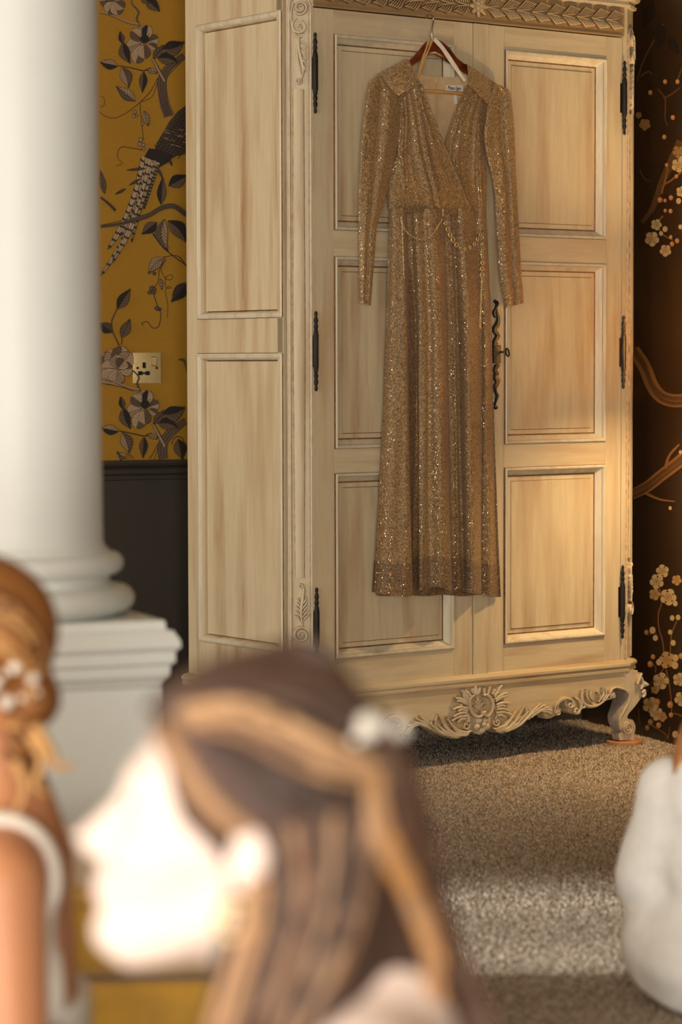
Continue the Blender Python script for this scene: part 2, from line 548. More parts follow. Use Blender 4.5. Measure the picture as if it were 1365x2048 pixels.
def wall_with_windows(name, axis, const, lo, hi, wins, out):
    """plain wall with window openings; wins: (centre, width, z0, z1)"""
    m = MB(); t0, t1 = sorted((const, const + out * 0.2))

    def seg(a, b, z0, z1):
        if axis == 'x': m.box(t0, t1, a, b, z0, z1)
        else: m.box(a, b, t0, t1, z0, z1)
    cur = lo
    for c, w, z0, z1 in wins:
        seg(cur, c - w / 2, 0, ZC); seg(c - w / 2, c + w / 2, 0, z0); seg(c - w / 2, c + w / 2, z1, ZC); cur = c + w / 2
    seg(cur, hi, 0, ZC)
    return struct(m.obj(name, 'outwall'))


wall_with_windows('wall_window', 'x', X0, Y0 - 0.2, Y1, WIN_X, -1)
wall_with_windows('wall_rear', 'y', Y0, X0, X1, WIN_Y, -1)
glass = NT('window_glass'); MAT['glass'] = glass.m
_tr = glass.add('ShaderNodeBsdfTransparent'); _gl = glass.add('ShaderNodeBsdfGlossy'); _gl.inputs['Roughness'].default_value = 0.02
_fn = glass.add('ShaderNodeFresnel'); _fn.inputs['IOR'].default_value = 1.45; _mx = glass.add('ShaderNodeMixShader')
glass.link(_fn.outputs[0], _mx.inputs[0]); glass.link(_tr.outputs[0], _mx.inputs[1]); glass.link(_gl.outputs[0], _mx.inputs[2]); glass.link(_mx.outputs[0], glass.out.inputs['Surface'])
nw = 0
for axis, const, wins in (('x', X0, WIN_X), ('y', Y0, WIN_Y)):
    for c, w, z0, z1 in wins:
        nw += 1
        m = MB(); t0, t1 = const - 0.17, const - 0.11

        def bar(a, b, p, q):
            if axis == 'x': m.box(t0, t1, a, b, p, q)
            else: m.box(a, b, t0, t1, p, q)
        a, b = c - w / 2, c + w / 2
        bar(a, b, z0, z0 + 0.06); bar(a, b, z1 - 0.06, z1); bar(a, a + 0.06, z0, z1); bar(b - 0.06, b, z0, z1)
        bar(c - 0.03, c + 0.03, z0, z1)
        wo = struct(m.obj('window_%d' % nw, 'white'))
        for k in (0, 1):
            g = MB(); p, q = (a + 0.06, c - 0.03) if k == 0 else (c + 0.03, b - 0.06)
            if axis == 'x': g.box(const - 0.145, const - 0.139, p, q, z0 + 0.06, z1 - 0.06)
            else: g.box(p, q, const - 0.145, const - 0.139, z0 + 0.06, z1 - 0.06)
            g.obj('pane', 'glass', wo)


# ------------------------------------------------------------------ printed wallpaper (flat ink, layer on layer)
class Ink:
    """flat drawing on a wall; to3(a, z, lift) -> room point; cv(px, py) -> (a, z)"""
    def __init__(s, cv, to3): s.m = MB(); s.cv = cv; s.to3 = to3; s.k = 0; s.shift = (0, 0)

    def P(s, q):
        a, z = s.cv(*q); return s.to3(a + s.shift[0], z + s.shift[1], 0.0004 + s.k * 0.0000035)

    def poly(s, pts, rgb):
        s.k += 1; c = lin(rgb); n = len(pts)
        s.m.add([s.P(p) for p in pts], [tuple(range(n))], c)

    def line(s, pts, w, rgb):
        s.k += 1; c = lin(rgb); n = len(pts); W = w if hasattr(w, '__len__') else [w] * n
        L, R_ = [], []
        for i, (x, y) in enumerate(pts):
            x0, y0 = pts[max(i - 1, 0)]; x1, y1 = pts[min(i + 1, n - 1)]
            l = math.hypot(x1 - x0, y1 - y0) or 1; nx, ny = -(y1 - y0) / l * W[i] / 2, (x1 - x0) / l * W[i] / 2
            L.append(s.P((x + nx, y + ny))); R_.append(s.P((x - nx, y - ny)))
        s.m.add(L + R_, [(i, i + 1, n + i + 1, n + i) for i in range(n - 1)], c)

    def curve(s, pts, w0, w1, rgb, n=8):
        q = bez(pts, n); m = len(q)
        s.line(q, [w0 + (w1 - w0) * i / (m - 1) for i in range(m)], rgb)

    def leaf(s, base, tip, wid, rgb, ink, veins=5, bend=0.0, shade=None, lw=0.9, petal=False):
        bx, by = base; tx, ty = tip; L = math.hypot(tx - bx, ty - by); dx, dy = (tx - bx) / L, (ty - by) / L; nx, ny = -dy, dx

        def pt(t, o): 
            b = bend * math.sin(math.pi * t) * L
            return (bx + dx * L * t + nx * (o + b), by + dy * L * t + ny * (o + b))
        prof = [0, 0.45, 0.8, 1, 0.98, 0.82, 0.55, 0.25, 0]
        if petal: prof = [0.12, 0.5, 0.78, 0.95, 1.05, 1.08, 1.0, 0.72, 0.12]
        up = [pt(i / 8, wid / 2 * p) for i, p in enumerate(prof)]; dn = [pt(i / 8, -wid / 2 * p) for i, p in enumerate(prof)]
        for i in range(8):
            qu = [up[i], up[i + 1], dn[i + 1], dn[i]]
            if i == 0: qu = [up[0], up[1], dn[1]]
            if i == 7: qu = [up[7], up[8], dn[7]]
            s.poly(qu, rgb); s.k -= 1
        s.k += 1
        if shade:
            mid = [pt(i / 8, 0) for i in range(9)]
            for i in range(8):
                qu = [mid[i], mid[i + 1], dn[i + 1], dn[i]]
                if i == 0: qu = [mid[0], mid[1], dn[1]]
                if i == 7: qu = [mid[7], dn[8], dn[7]]
                s.poly(qu, shade); s.k -= 1
            s.k += 1
        s.line(up, lw, ink); s.line(dn, lw * 1.4, ink); s.line([pt(i / 8, 0) for i in range(9)], lw, ink)
        for v in range(1, veins + 1):
            t = v / (veins + 1.5); p = prof[min(8, int(t * 8 + 1))]
            s.line([pt(t, 0), pt(min(1, t + 0.10), wid * 0.24 * p), pt(min(1, t + 0.17), wid * 0.44 * p)], lw * 0.75, ink)
            s.line([pt(t, 0), pt(min(1, t + 0.10), -wid * 0.24 * p), pt(min(1, t + 0.17), -wid * 0.44 * p)], lw * 1.1, ink)

    def disc(s, c, r, rgb, n=10, ry=None):
        ry = ry or r
        s.poly([(c[0] + r * math.cos(2 * math.pi * k / n), c[1] + ry * math.sin(2 * math.pi * k / n)) for k in range(n)], rgb)

    def ring(s, c, r, w, rgb, n=12):
        s.line([(c[0] + r * math.cos(2 * math.pi * k / n), c[1] + r * math.sin(2 * math.pi * k / n)) for k in range(n + 1)], w, rgb)


INK, TAU, TAUD, TAUL = (40, 32, 28), (176, 146, 112), (112, 88, 66), (196, 168, 132)
K = 2.967


def zA(x, y): return (180 + x / K, y / K)


def zB(x, y): return (180 + x / K, 440 + y / K)


wp = Ink(wl, lambda a, z, l: (a, Y1 - l, z))


def chinoiserie():
    k = wp.k

    def flower(C, y0):
        c = lambda x, y: C(x, y + y0)
        # wide branch on the right
        wp.curve([c(470, 690), c(440, 600), c(430, 480), c(470, 400), c(560, 330)], 22, 14, TAUD)
        for o in (-20, -8, 4, 16): wp.curve([c(470 + o, 690), c(440 + o, 600), c(430 + o * 1.4, 480), c(470 + o, 410 + o), c(560, 335 + o)], 1.6, 1.0, INK)
        wp.curve([c(445, 480), c(400, 400), c(372, 350)], 7, 4, TAU); wp.curve([c(452, 480), c(408, 400), c(380, 350)], 2, 1.4, INK); wp.curve([c(430, 480), c(390, 400), c(362, 350)], 1, 1, INK)
        # petals
        for b, t, w, sh in (((320, 250), (215, 285), 26, TAU), ((310, 270), (270, 375), 26, TAUD), ((320, 265), (325, 350), 24, TAUD), ((330, 250), (408, 228), 20, TAUD), ((350, 260), (395, 290), 14, TAUD), ((320, 240), (310, 150), 26, TAU), ((320, 240), (245, 180), 24, TAUD), ((330, 240), (345, 150), 20, INK)):
            wp.leaf(c(*b), c(*t), w, TAUL, INK, 7, 0, sh, 0.6, True)
        wp.disc(c(325, 232), 9, INK)
        for a in range(14):
            an = a * 0.449; wp.line([c(325, 232), c(325 + 48 * math.cos(an), 232 + 42 * math.sin(an))], 0.8, INK)
        # stem up
        wp.curve([c(290, 150), c(275, 110), c(285, 70), c(250, 30)], 3, 2.4, TAUD); wp.curve([c(296, 150), c(281, 110), c(291, 70), c(256, 30)], 1.2, 1, INK)
        wp.curve([c(290, 145), c(220, 130), c(130, 90), c(55, 70)], 4.5, 2.5, TAU); wp.curve([c(290, 152), c(220, 137), c(130, 97), c(55, 77)], 1.3, 1, INK)
        wp.leaf(c(195, 260), c(178, 185), 12, TAUD, INK, 4, 0, INK); wp.leaf(c(195, 250), c(240, 378), 22, TAUD, INK, 5, 0.1, INK)
        # leaves right
        wp.leaf(c(375, 350), c(440, 265), 16, TAUD, INK, 4); wp.leaf(c(400, 345), c(520, 370), 26, TAUD, INK, 6, -0.1, INK)
        wp.leaf(c(430, 290), c(560, 250), 30, TAUD, INK, 7, 0.12, INK)
        wp.curve([c(372, 350), c(420, 300), c(450, 265)], 1.2, 1, INK)
        # left twig with three leaves
        wp.curve([c(170, 390), c(250, 405), c(320, 420), c(360, 405), c(395, 440)], 1.8, 2.6, INK)
        wp.leaf(c(165, 392), c(58, 370), 20, TAU, INK, 5, 0, INK); wp.leaf(c(190, 400), c(230, 522), 24, TAU, INK, 6, -0.05, TAUD); wp.leaf(c(318, 425), c(310, 550), 16, TAUD, INK, 6, 0, INK)
        wp.leaf(c(400, 430), c(330, 410), 10, TAU, INK, 3)
        wp.curve([c(400, 465), c(360, 540), c(300, 605)], 1.3, 1.3, INK); wp.curve([c(405, 470), c(370, 570), c(300, 607)], 1, 1, INK)
        wp.leaf(c(268, 600), c(155, 512), 22, TAU, INK, 6, 0, TAUD)
    flower(zA, 0)
    # upper flower, cut by the top
    for b, t, w in (((150, 10), (60, 5), 24), ((150, 10), (100, 80), 26), ((150, 10), (165, 90), 24), ((150, 10), (200, 50), 20), ((150, 5), (90, -50), 24), ((150, 5), (180, -60), 24)):
        wp.leaf(zA(*b), zA(*t), w, TAUL, INK, 7, 0, TAUD, 0.6, True)
    wp.leaf(zA(330, -10), zA(415, 70), 22, TAUD, INK, 5, 0, INK); wp.leaf(zA(300, -20), zA(360, 20), 16, TAUD, INK, 4, 0, INK)
    wp.curve([zA(250, 30), zA(240, -20), zA(230, -60)], 3, 3, TAUD)
    # tendrils and berries
    wp.curve([zA(300, 605), zA(230, 660), zA(150, 700), zA(90, 690), zA(50, 660)], 1.3, 1.0, INK)
    wp.curve([zA(55, 640), zA(85, 620), zA(80, 580), zA(55, 570)], 1.0, 0.8, INK)
    wp.curve([zA(295, 610), zA(300, 680), zA(310, 760), zA(315, 830)], 1.2, 1.0, INK)
    for x, y, r in ((265, 665, 10), (258, 690, 10), (275, 685, 8), (310, 735, 9), (300, 830, 12), (295, 855, 12), (315, 860, 11), (318, 885, 9)):
        wp.disc(zA(x, y), r / K, TAU); wp.ring(zA(x, y), r / K, 1.1, INK)
    wp.leaf(zA(320, 660), zA(345, 750), 13, TAU, INK, 4)
    wp.curve([zA(310, 890), zA(250, 880), zA(190, 872), zA(165, 900), zA(165, 940), zA(190, 970), zA(150, 985)], 1.6, 0.8, INK)
    # pheasant: body, wing and long barred tail
    body = [(575, 620), (520, 660), (470, 720), (430, 790), (400, 840), (380, 890), (420, 930), (470, 935), (520, 925), (600, 905), (660, 860), (660, 640)]
    wp.poly([zA(*p) for p in body], (84, 64, 48))
    for i in range(16):
        t = i / 15; x0 = 560 - 170 * t; y0 = 650 + 220 * t
        for j in range(7):
            wp.curve([zA(x0 + j * 22 - 8, y0 + j * 8 - 10), zA(x0 + j * 22 + 10, y0 + j * 8 + 8), zA(x0 + j * 22 - 4, y0 + j * 8 + 26)], 2.2, 1.0, INK, 4)
    for i in range(26):
        a = random.random(); b = random.random(); wp.line([zA(430 + 150 * a, 760 + 120 * b), zA(455 + 150 * a, 765 + 120 * b)], 1.3, TAU if i % 2 else TAUD)
    wp.poly([zA(*p) for p in [(350, 880), (420, 890), (500, 925), (470, 960), (400, 1000), (350, 980), (310, 950)]], (44, 34, 28))
    for i in range(10): wp.curve([zA(360 + i * 12, 900 + i * 3), zA(345 + i * 13, 950), zA(330 + i * 16, 1000 - i * 4)], 2.2, 0.8, INK, 4)
    for (x0, y0, x1, y1, w0, bend) in ((330, 935, 105, 1480, 78, -0.06), (365, 950, 180, 1400, 72, -0.05), (395, 960, 235, 1300, 60, -0.04), (345, 950, 60, 1640, 58, -0.07), (360, 960, 130, 1560, 58, -0.05), (390, 970, 245, 1440, 26, 0.02), (400, 985, 318, 1240, 18, 0.0)):
        n = 26; L = math.hypot(x1 - x0, y1 - y0); dx, dy = (x1 - x0) / L, (y1 - y0) / L
        wp.k += 1; spine = []
        for i in range(n + 1):
            t = i / n; b = bend * L * math.sin(math.pi * t); spine.append((x0 + dx * L * t - dy * b, y0 + dy * L * t + dx * b, w0 * (1 - t) ** 0.55 * (0.7 + 0.3 * t) + 2))
        for i in range(n):
            (xa, ya, wa), (xb, yb, wb) = spine[i], spine[i + 1]
            wp.poly([zA(xa - dy * wa / 2, ya + dx * wa / 2), zA(xb - dy * wb / 2, yb + dx * wb / 2), zA(xb + dy * wb / 2, yb - dx * wb / 2), zA(xa + dy * wa / 2, ya - dx * wa / 2)], TAUL); wp.k -= 1
        wp.k += 1
        for i in range(1, n, 2):
            xa, ya, wa = spine[i]
            wp.line([zA(xa - dy * wa / 2, ya + dx * wa / 2 - 4), zA(xa - dy * wa / 4, ya + dx * wa / 4 + 7), zA(xa, ya - 2), zA(xa + dy * wa / 4, ya - dx * wa / 4 + 7), zA(xa + dy * wa / 2, ya - dx * wa / 2 - 4)], 3.6, INK)
        for sg in (-1, 1): wp.line([zA(x - sg * dy * w / 2, y + sg * dx * w / 2) for x, y, w in spine], 0.9, INK)
        wp.line([zA(x, y) for x, y, w in spine], 0.8, INK)
    for (a, b) in (((330, 1000), (215, 1010)), ((300, 1060), (230, 1100)), ((210, 1120), (145, 1155)), ((400, 1000), (430, 1060)), ((470, 950), (485, 985))): wp.leaf(zA(*a), zA(*b), 5, TAUD, INK, 2)
    # lower branch and leaves
    wp.curve([zA(570, 1275), zA(500, 1225), zA(430, 1230), zA(350, 1275), zA(270, 1300), zA(180, 1330), zA(60, 1345)], 11, 6, TAUD)
    for o in (-12, 0, 10): wp.curve([zA(570, 1275 + o), zA(500, 1228 + o), zA(430, 1234 + o), zA(350, 1278 + o), zA(270, 1302 + o), zA(60, 1345 + o * .6)], 1.6, 1.2, INK)
    wp.curve([zA(150, 1250), zA(110, 1210), zA(60, 1170)], 6, 4, (70, 54, 42))
    wp.leaf(zA(420, 1215), zA(430, 1050), 18, TAUD, INK, 6, 0, INK); wp.leaf(zA(465, 1105), zA(580, 1040), 26, TAUD, INK, 6, 0, INK)
    wp.leaf(zA(395, 1320), zA(305, 1390), 22, TAUD, INK, 6, 0, INK); wp.leaf(zA(440, 1300), zA(460, 1490), 26, TAUD, INK, 8, 0.15, TAU); wp.leaf(zA(460, 1310), zA(570, 1440), 30, TAUD, INK, 7, -0.1, INK)
    wp.leaf(zA(85, 1150), zA(60, 1010), 12, TAUD, INK, 4)
    wp.curve([zB(370, 80), zB(430, 160), zB(500, 220), zB(572, 270)], 2.6, 1.6, INK); wp.curve([zB(570, 275), zB(520, 215), zB(440, 220), zB(400, 240)], 1.6, 1.2, INK)
    wp.leaf(zB(440, 222), zB(345, 320), 22, TAU, INK, 7, 0.1)
    wp.curve([zB(430, 230), zB(410, 300), zB(400, 370), zB(375, 400)], 1.2, 1.0, INK)
    wp.curve([zB(450, 230), zB(420, 290), zB(450, 350), zB(485, 350), zB(480, 325), zB(445, 345), zB(450, 400), zB(480, 405), zB(470, 395), zB(445, 420), zB(460, 500), zB(455, 580)], 1.1, 0.9, INK)
    wp.leaf(zB(415, 350), zB(425, 415), 8, TAU, INK, 2)
    for x, y, r in ((380, 318, 9), (365, 405, 13), (352, 430, 11), (375, 428, 12), (380, 410, 10), (395, 525, 12), (412, 530, 9)):
        wp.disc(zB(x, y), r / K, TAUD); wp.ring(zB(x, y), r / K, 1.3, INK)
    wp.curve([zB(375, 440), zB(395, 500), zB(418, 560), zB(405, 630), zB(370, 640), zB(340, 605), zB(305, 612), zB(315, 628)], 1.4, 1.2, INK)
    wp.leaf(zB(580, 370), zB(480, 488), 26, (70, 54, 44), INK, 5, 0, INK)
    # sprig above the peony
    wp.curve([zB(170, 745), zB(130, 660), zB(125, 600), zB(155, 530)], 2.4, 1.5, TAUD); wp.curve([zB(174, 745), zB(134, 660), zB(129, 600), zB(159, 530)], 1.1, 1, INK)
    wp.curve([zB(185, 740), zB(188, 700)], 1.8, 1.4, INK)
    wp.leaf(zB(160, 530), zB(238, 408), 22, TAUD, INK, 6, 0, INK); wp.leaf(zB(185, 700), zB(236, 588), 20, TAUD, INK, 6, 0, TAUD); wp.leaf(zB(130, 665), zB(55, 610), 22, (90, 70, 54), INK, 5, 0, INK)
    # peony
    for b, t, w in (((160, 880), (70, 800), 30), ((160, 880), (110, 770), 32), ((165, 880), (190, 750), 34), ((170, 880), (240, 790), 32), ((170, 890), (250, 880), 26), ((160, 880), (60, 880), 28), ((150, 890), (80, 960), 32), ((160, 890), (150, 975), 30), ((165, 880), (150, 800), 26), ((165, 880), (205, 830), 26)):
        wp.leaf(zB(*b), zB(*t), w, TAUL, INK, 7, 0, TAUD if random.random() < .45 else TAU, 0.7, True)
    wp.curve([zB(60, 960), zB(120, 970), zB(190, 985), zB(260, 1010)], 3.2, 2.6, TAU); wp.curve([zB(60, 968), zB(120, 978), zB(190, 993), zB(260, 1018)], 1.2, 1, INK)
    wp.curve([zB(285, 1010), zB(280, 985), zB(270, 970)], 3.5, 2.5, TAUD)
    for i in range(3): wp.curve([zB(520 + i * 8, 830), zB(555, 825 + 10 * i), zB(575, 860 + 25 * i)], 1.4, 1, INK)
    flower(zB, 862)
    wp.leaf(zB(520, 1300), zB(545, 1420), 26, TAUD, INK, 6, 0, INK); wp.curve([zB(480, 1330), zB(500, 1290), zB(540, 1290), zB(560, 1330)], 1.6, 1.2, INK)
    wp.k = k


st = random.getstate()
for sh in (0.0, -0.56, 0.56, -1.12):
    random.setstate(st); wp.shift = (sh, 0.26 * (round(sh / 0.56) % 2)); chinoiserie()
# keep the print above the dado rail
wp.m.f, wp.m.c, wp.m.mi = map(list, zip(*[(f, c, i) for f, c, i in zip(wp.m.f, wp.m.c, wp.m.mi) if all(zd < wp.m.v[q][2] < ZC for q in f)]))
wp.m.obj('printed_birds_and_flowers', 'print', wall_left, recalc=False)

# ------------------------------------------------------------------ blossom print on the dark wall
bl = Ink(wr, lambda a, z, l: (X1 - l, a, z))
PET, PETD, BUD, TWIG, TWIGD = (230, 194, 132), (180, 136, 76), (218, 146, 82), (158, 106, 52), (104, 70, 36)


def zC(x, y): return (1200 + x / 4.876, 1080 + y / 4.876)


def zD(x, y): return (1220 + x / 2.276, 300 + y / 2.276)


def zE(x, y): return (940 + x / 3.212, y / 3.212)


def blossom(c, r, rot=0.0, col=PET):
    x, y = c
    for k in range(5):
        a = rot + k * 2 * math.pi / 5
        bl.disc((x + 0.55 * r * math.cos(a), y + 0.55 * r * math.sin(a) * 1.08), r * 0.50, col, 12); bl.k -= 1
    bl.k += 1
    bl.disc(c, r * 0.62, col, 14)
    bl.ring(c, r * 0.42, r * 0.08, PETD)
    for k in range(12):
        a = rot + k * math.pi / 6; bl.line([(x + 0.12 * r * math.cos(a), y + 0.12 * r * math.sin(a)), (x + 0.38 * r * math.cos(a), y + 0.38 * r * math.sin(a))], r * 0.05, PETD)
    bl.disc(c, r * 0.12, PETD, 8)


def bud(c, r, col=BUD): bl.disc(c, r * 0.85, col, 10, r); bl.disc((c[0] - r * 0.2, c[1] - r * 0.2), r * 0.35, PET, 8)


def blossoms():
    k = bl.k
    T = lambda *p, w=6: bl.curve([zC(*q) for q in p], w / 4.876 * 2, w / 4.876 * 1.6, TWIG)
    T((585, 470), (605, 560), (600, 640), (575, 720), (580, 860), (615, 980), (630, 1100)); T((755, 790), (710, 900), (695, 1000), (690, 1090), (640, 1230)); T((650, 1260), (680, 1400), (700, 1560), (705, 1680))
    T((630, 1250), (590, 1300), (520, 1380), (460, 1480), w=4); T((470, 930), (540, 905), (560, 940), w=4); T((490, 1790), (580, 1850), (650, 1900), (670, 1950), w=5); T((665, 1950), (690, 1820), w=4); T((705, 1690), (760, 1700), (810, 1720), w=6)
    T((545, 1290), (550, 1240), (510, 1200), w=4); T((385, 1640), (385, 1740), (400, 1800), w=3)
    for x, y, r in ((615, 305, 62), (560, 405, 68), (540, 530, 55), (672, 555, 78), (755, 392, 48), (660, 1170, 78), (600, 1375, 78), (780, 1360, 62), (500, 1610, 76), (560, 1695, 62), (615, 1725, 45), (800, 1550, 66), (545, 1460, 40)): blossom(zC(x, y), r / 4.876, random.random() * 3, PET if random.random() < .7 else (214, 164, 100))
    for x, y, r, c in ((742, 620, 28, PET), (460, 900, 26, BUD), (520, 880, 36, PET), (548, 955, 30, PET), (712, 760, 28, PET), (770, 755, 28, PET), (692, 898, 26, PET), (722, 1003, 30, PET), (525, 1138, 26, BUD), (497, 1210, 32, BUD), (582, 1192, 32, PET), (745, 1150, 36, PET), (740, 1222, 38, PET), (800, 1130, 30, BUD), (565, 1578, 34, BUD), (692, 1605, 34, BUD), (700, 1705, 26, BUD), (500, 1775, 32, PETD), (470, 1830, 28, PETD), (580, 1805, 30, BUD), (742, 1895, 36, PET), (795, 1925, 34, PET), (760, 1985, 36, PET), (600, 1980, 26, PETD)): bud(zC(x, y), r / 4.876, c)
    # bare limbs
    for o, cc, w in ((0, TWIG, 26), (-14, TWIGD, 5), (-4, TWIGD, 3), (8, TWIGD, 4), (16, TWIGD, 3)):
        bl.curve([zD(110, 910 + o), zD(160, 985 + o), zD(200, 1080 + o), zD(250, 1130 + o), zD(330, 1140 + o), zD(420, 1100 + o)], w, w, cc)
        bl.curve([zD(100, 1570 + o), zD(170, 1535 + o), zD(240, 1480 + o), zD(330, 1410 + o), zD(420, 1330 + o)], w * .8, w, cc)
    bl.curve([zD(160, 1560), zD(230, 1590), zD(300, 1600)], 6, 2, TWIG); bl.curve([zD(255, 1450), zD(275, 1390), zD(320, 1340)], 6, 4, TWIG)
    bud(zD(278, 1630), 4, PET); bud(zD(325, 1375), 4, PET)
    # hanging cluster higher up
    bl.curve([zD(330, -40), zD(290, 40), zD(240, 150), zD(200, 260), zD(150, 330)], 20, 8, TWIGD)
    bl.curve([zD(330, 100), zD(280, 140), zD(250, 160), zD(240, 200)], 4, 3, TWIG); bl.curve([zD(245, 300), zD(225, 330), zD(240, 380), zD(290, 410)], 3, 2.5, TWIG); bl.curve([zD(250, 160), zD(265, 90), zD(262, 60)], 3, 2, TWIG); bl.curve([zD(140, 90), zD(160, 130), zD(190, 140)], 4, 3, TWIGD)
    for x, y, r in ((195, 405, 32), (215, 340, 24), (257, 458, 26), (315, 70, 30), (330, 190, 24), (325, 20, 22)): blossom(zD(x, y), r / 2.276, random.random() * 3)
    for x, y, r, c in ((232, 227, 13, BUD), (255, 230, 9, BUD), (282, 217, 12, BUD), (280, 278, 11, BUD), (256, 276, 9, BUD), (317, 232, 14, PET), (255, 360, 14, PET), (237, 380, 11, PET), (281, 396, 9, PET), (310, 413, 12, BUD), (287, 428, 12, BUD), (262, 68, 9, BUD), (307, 120, 10, BUD), (325, 350, 11, PET)): bud(zD(x, y), r / 2.276, c)
    for x, y, r in ((1130, 800, 36), (1345, 975, 36), (1090, 740, 20)): blossom(zE(x, y), r / 3.212, 0.4, PETD)
    for p in (((1100, 490), (1150, 460), (1180, 480)), ((1215, 570), (1260, 640), (1260, 760), (1280, 810)), ((1255, 630), (1310, 600), (1360, 560)), ((1330, 540), (1350, 490), (1365, 440)), ((1080, 520), (1110, 420), (1150, 330), (1250, 150))): bl.curve([zE(*q) for q in p], 4, 3, TWIGD)
    for x, y in ((1165, 595), (1260, 525), (1310, 755), (1255, 880), (1340, 525)): bud(zE(x, y), 5, BUD)
    bl.leaf(zE(1230, 150), zE(1215, 310), 22, (44, 32, 22), (30, 22, 16), 5); bl.leaf(zE(1180, 20), zE(1120, 170), 20, (40, 30, 20), (28, 20, 14), 4); bl.leaf(zE(1280, 260), zE(1345, 345), 14, (40, 30, 20), (28, 20, 14), 4)
    bl.k = k


st = random.getstate()
for sh in (0.0, -0.62, -1.24, 0.62):
    random.setstate(st); bl.shift = (sh, 0.31 * (round(sh / 0.62) % 2)); blossoms()
bl.m.f, bl.m.c, bl.m.mi = map(list, zip(*[(f, c, i) for f, c, i in zip(bl.m.f, bl.m.c, bl.m.mi) if all(0.01 < bl.m.v[q][2] < ZC and bl.m.v[q][1] < Y1 - .01 for q in f)]))
bl.m.obj('printed_blossom_branches', 'print', wall_right, recalc=False)

# ------------------------------------------------------------------ wall light, just past the right edge of view
yl, zl = wr(1484, 740)
LT = empty('wall_light', (X1, yl, zl))
MB().lathe([(0.001, -0.045), (0.05, -0.04), (0.055, 0), (0.05, 0.04), (0.001, 0.045)], -0.012, 0, 20).obj('back_plate', 'brass', LT, 40)
MB().tube([(-0.01, 0, 0), (-0.06, 0, -0.01), (-0.085, 0, 0.03)], 0.008).obj('arm', 'brass', LT, 60)
sh_ = NT('warm_lamp_shade'); MAT['shade'] = sh_.m; _tl = sh_.add('ShaderNodeBsdfTranslucent'); _tl.inputs[0].default_value = (*lin((255, 226, 170)), 1); sh_.link(_tl.outputs[0], sh_.out.inputs['Surface'])
MB().grid([[(-0.085 + r * math.cos(a * math.pi / 12), r * math.sin(a * math.pi / 12), z) for a in range(24)] for r, z in ((0.075, 0.03), (0.050, 0.17))], True).obj('lamp_shade', 'shade', LT, 60)
tag(LT, 'small brass wall light with a fabric shade on the dark blossom wall', 'wall light')
pl = bpy.data.lights.new('wall_light_bulb', 'POINT'); pl.energy = 38; pl.color = (1.0, 0.66, 0.32); pl.shadow_soft_size = 0.04
po = bpy.data.objects.new('wall_light_bulb', pl); COL.objects.link(po); po.parent = LT; po.location = (-0.085, 0, 0.10)

# ================================================================== WARDROBE
WLOC = rw(WC.x, WC.y, 0); WRZ = YAW - ROOM
WD = empty('wardrobe', WLOC, WRZ)
tag(WD, 'tall distressed cream painted two-door wardrobe with carved frieze, scalloped apron and scroll feet', 'wardrobe')
UR, CU, CV, DP = 1.272, 0.058, 0.038, 0.53
CL_ = math.hypot(CU, CV)
UM = UR / 2
ZB, ZT = 0.25, 2.102


def plan(o):
    """chamfered plan of the wardrobe, pushed out by o"""
    ky = (CU * CV - o * CL_ + CV * o) / CU; kx = (CU * CV - o * CL_ + CU * o) / CV
    return [(-o, DP + min(o, 0.01)), (-o, ky), (kx, -o), (UR - kx, -o), (UR + o, ky), (UR + o, DP + min(o, 0.01))]


def band(prof, name, mat, parent, sm=30):
    m = MB()
    m.grid([[(x, y, z) for x, y in plan(o)] for o, z in prof], True)
    return m.obj(name, mat, parent, sm)


MB().box(0.02, UR - 0.02, 0.034, DP, 0.2, 2.28).obj('carcass', 'gap', WD)
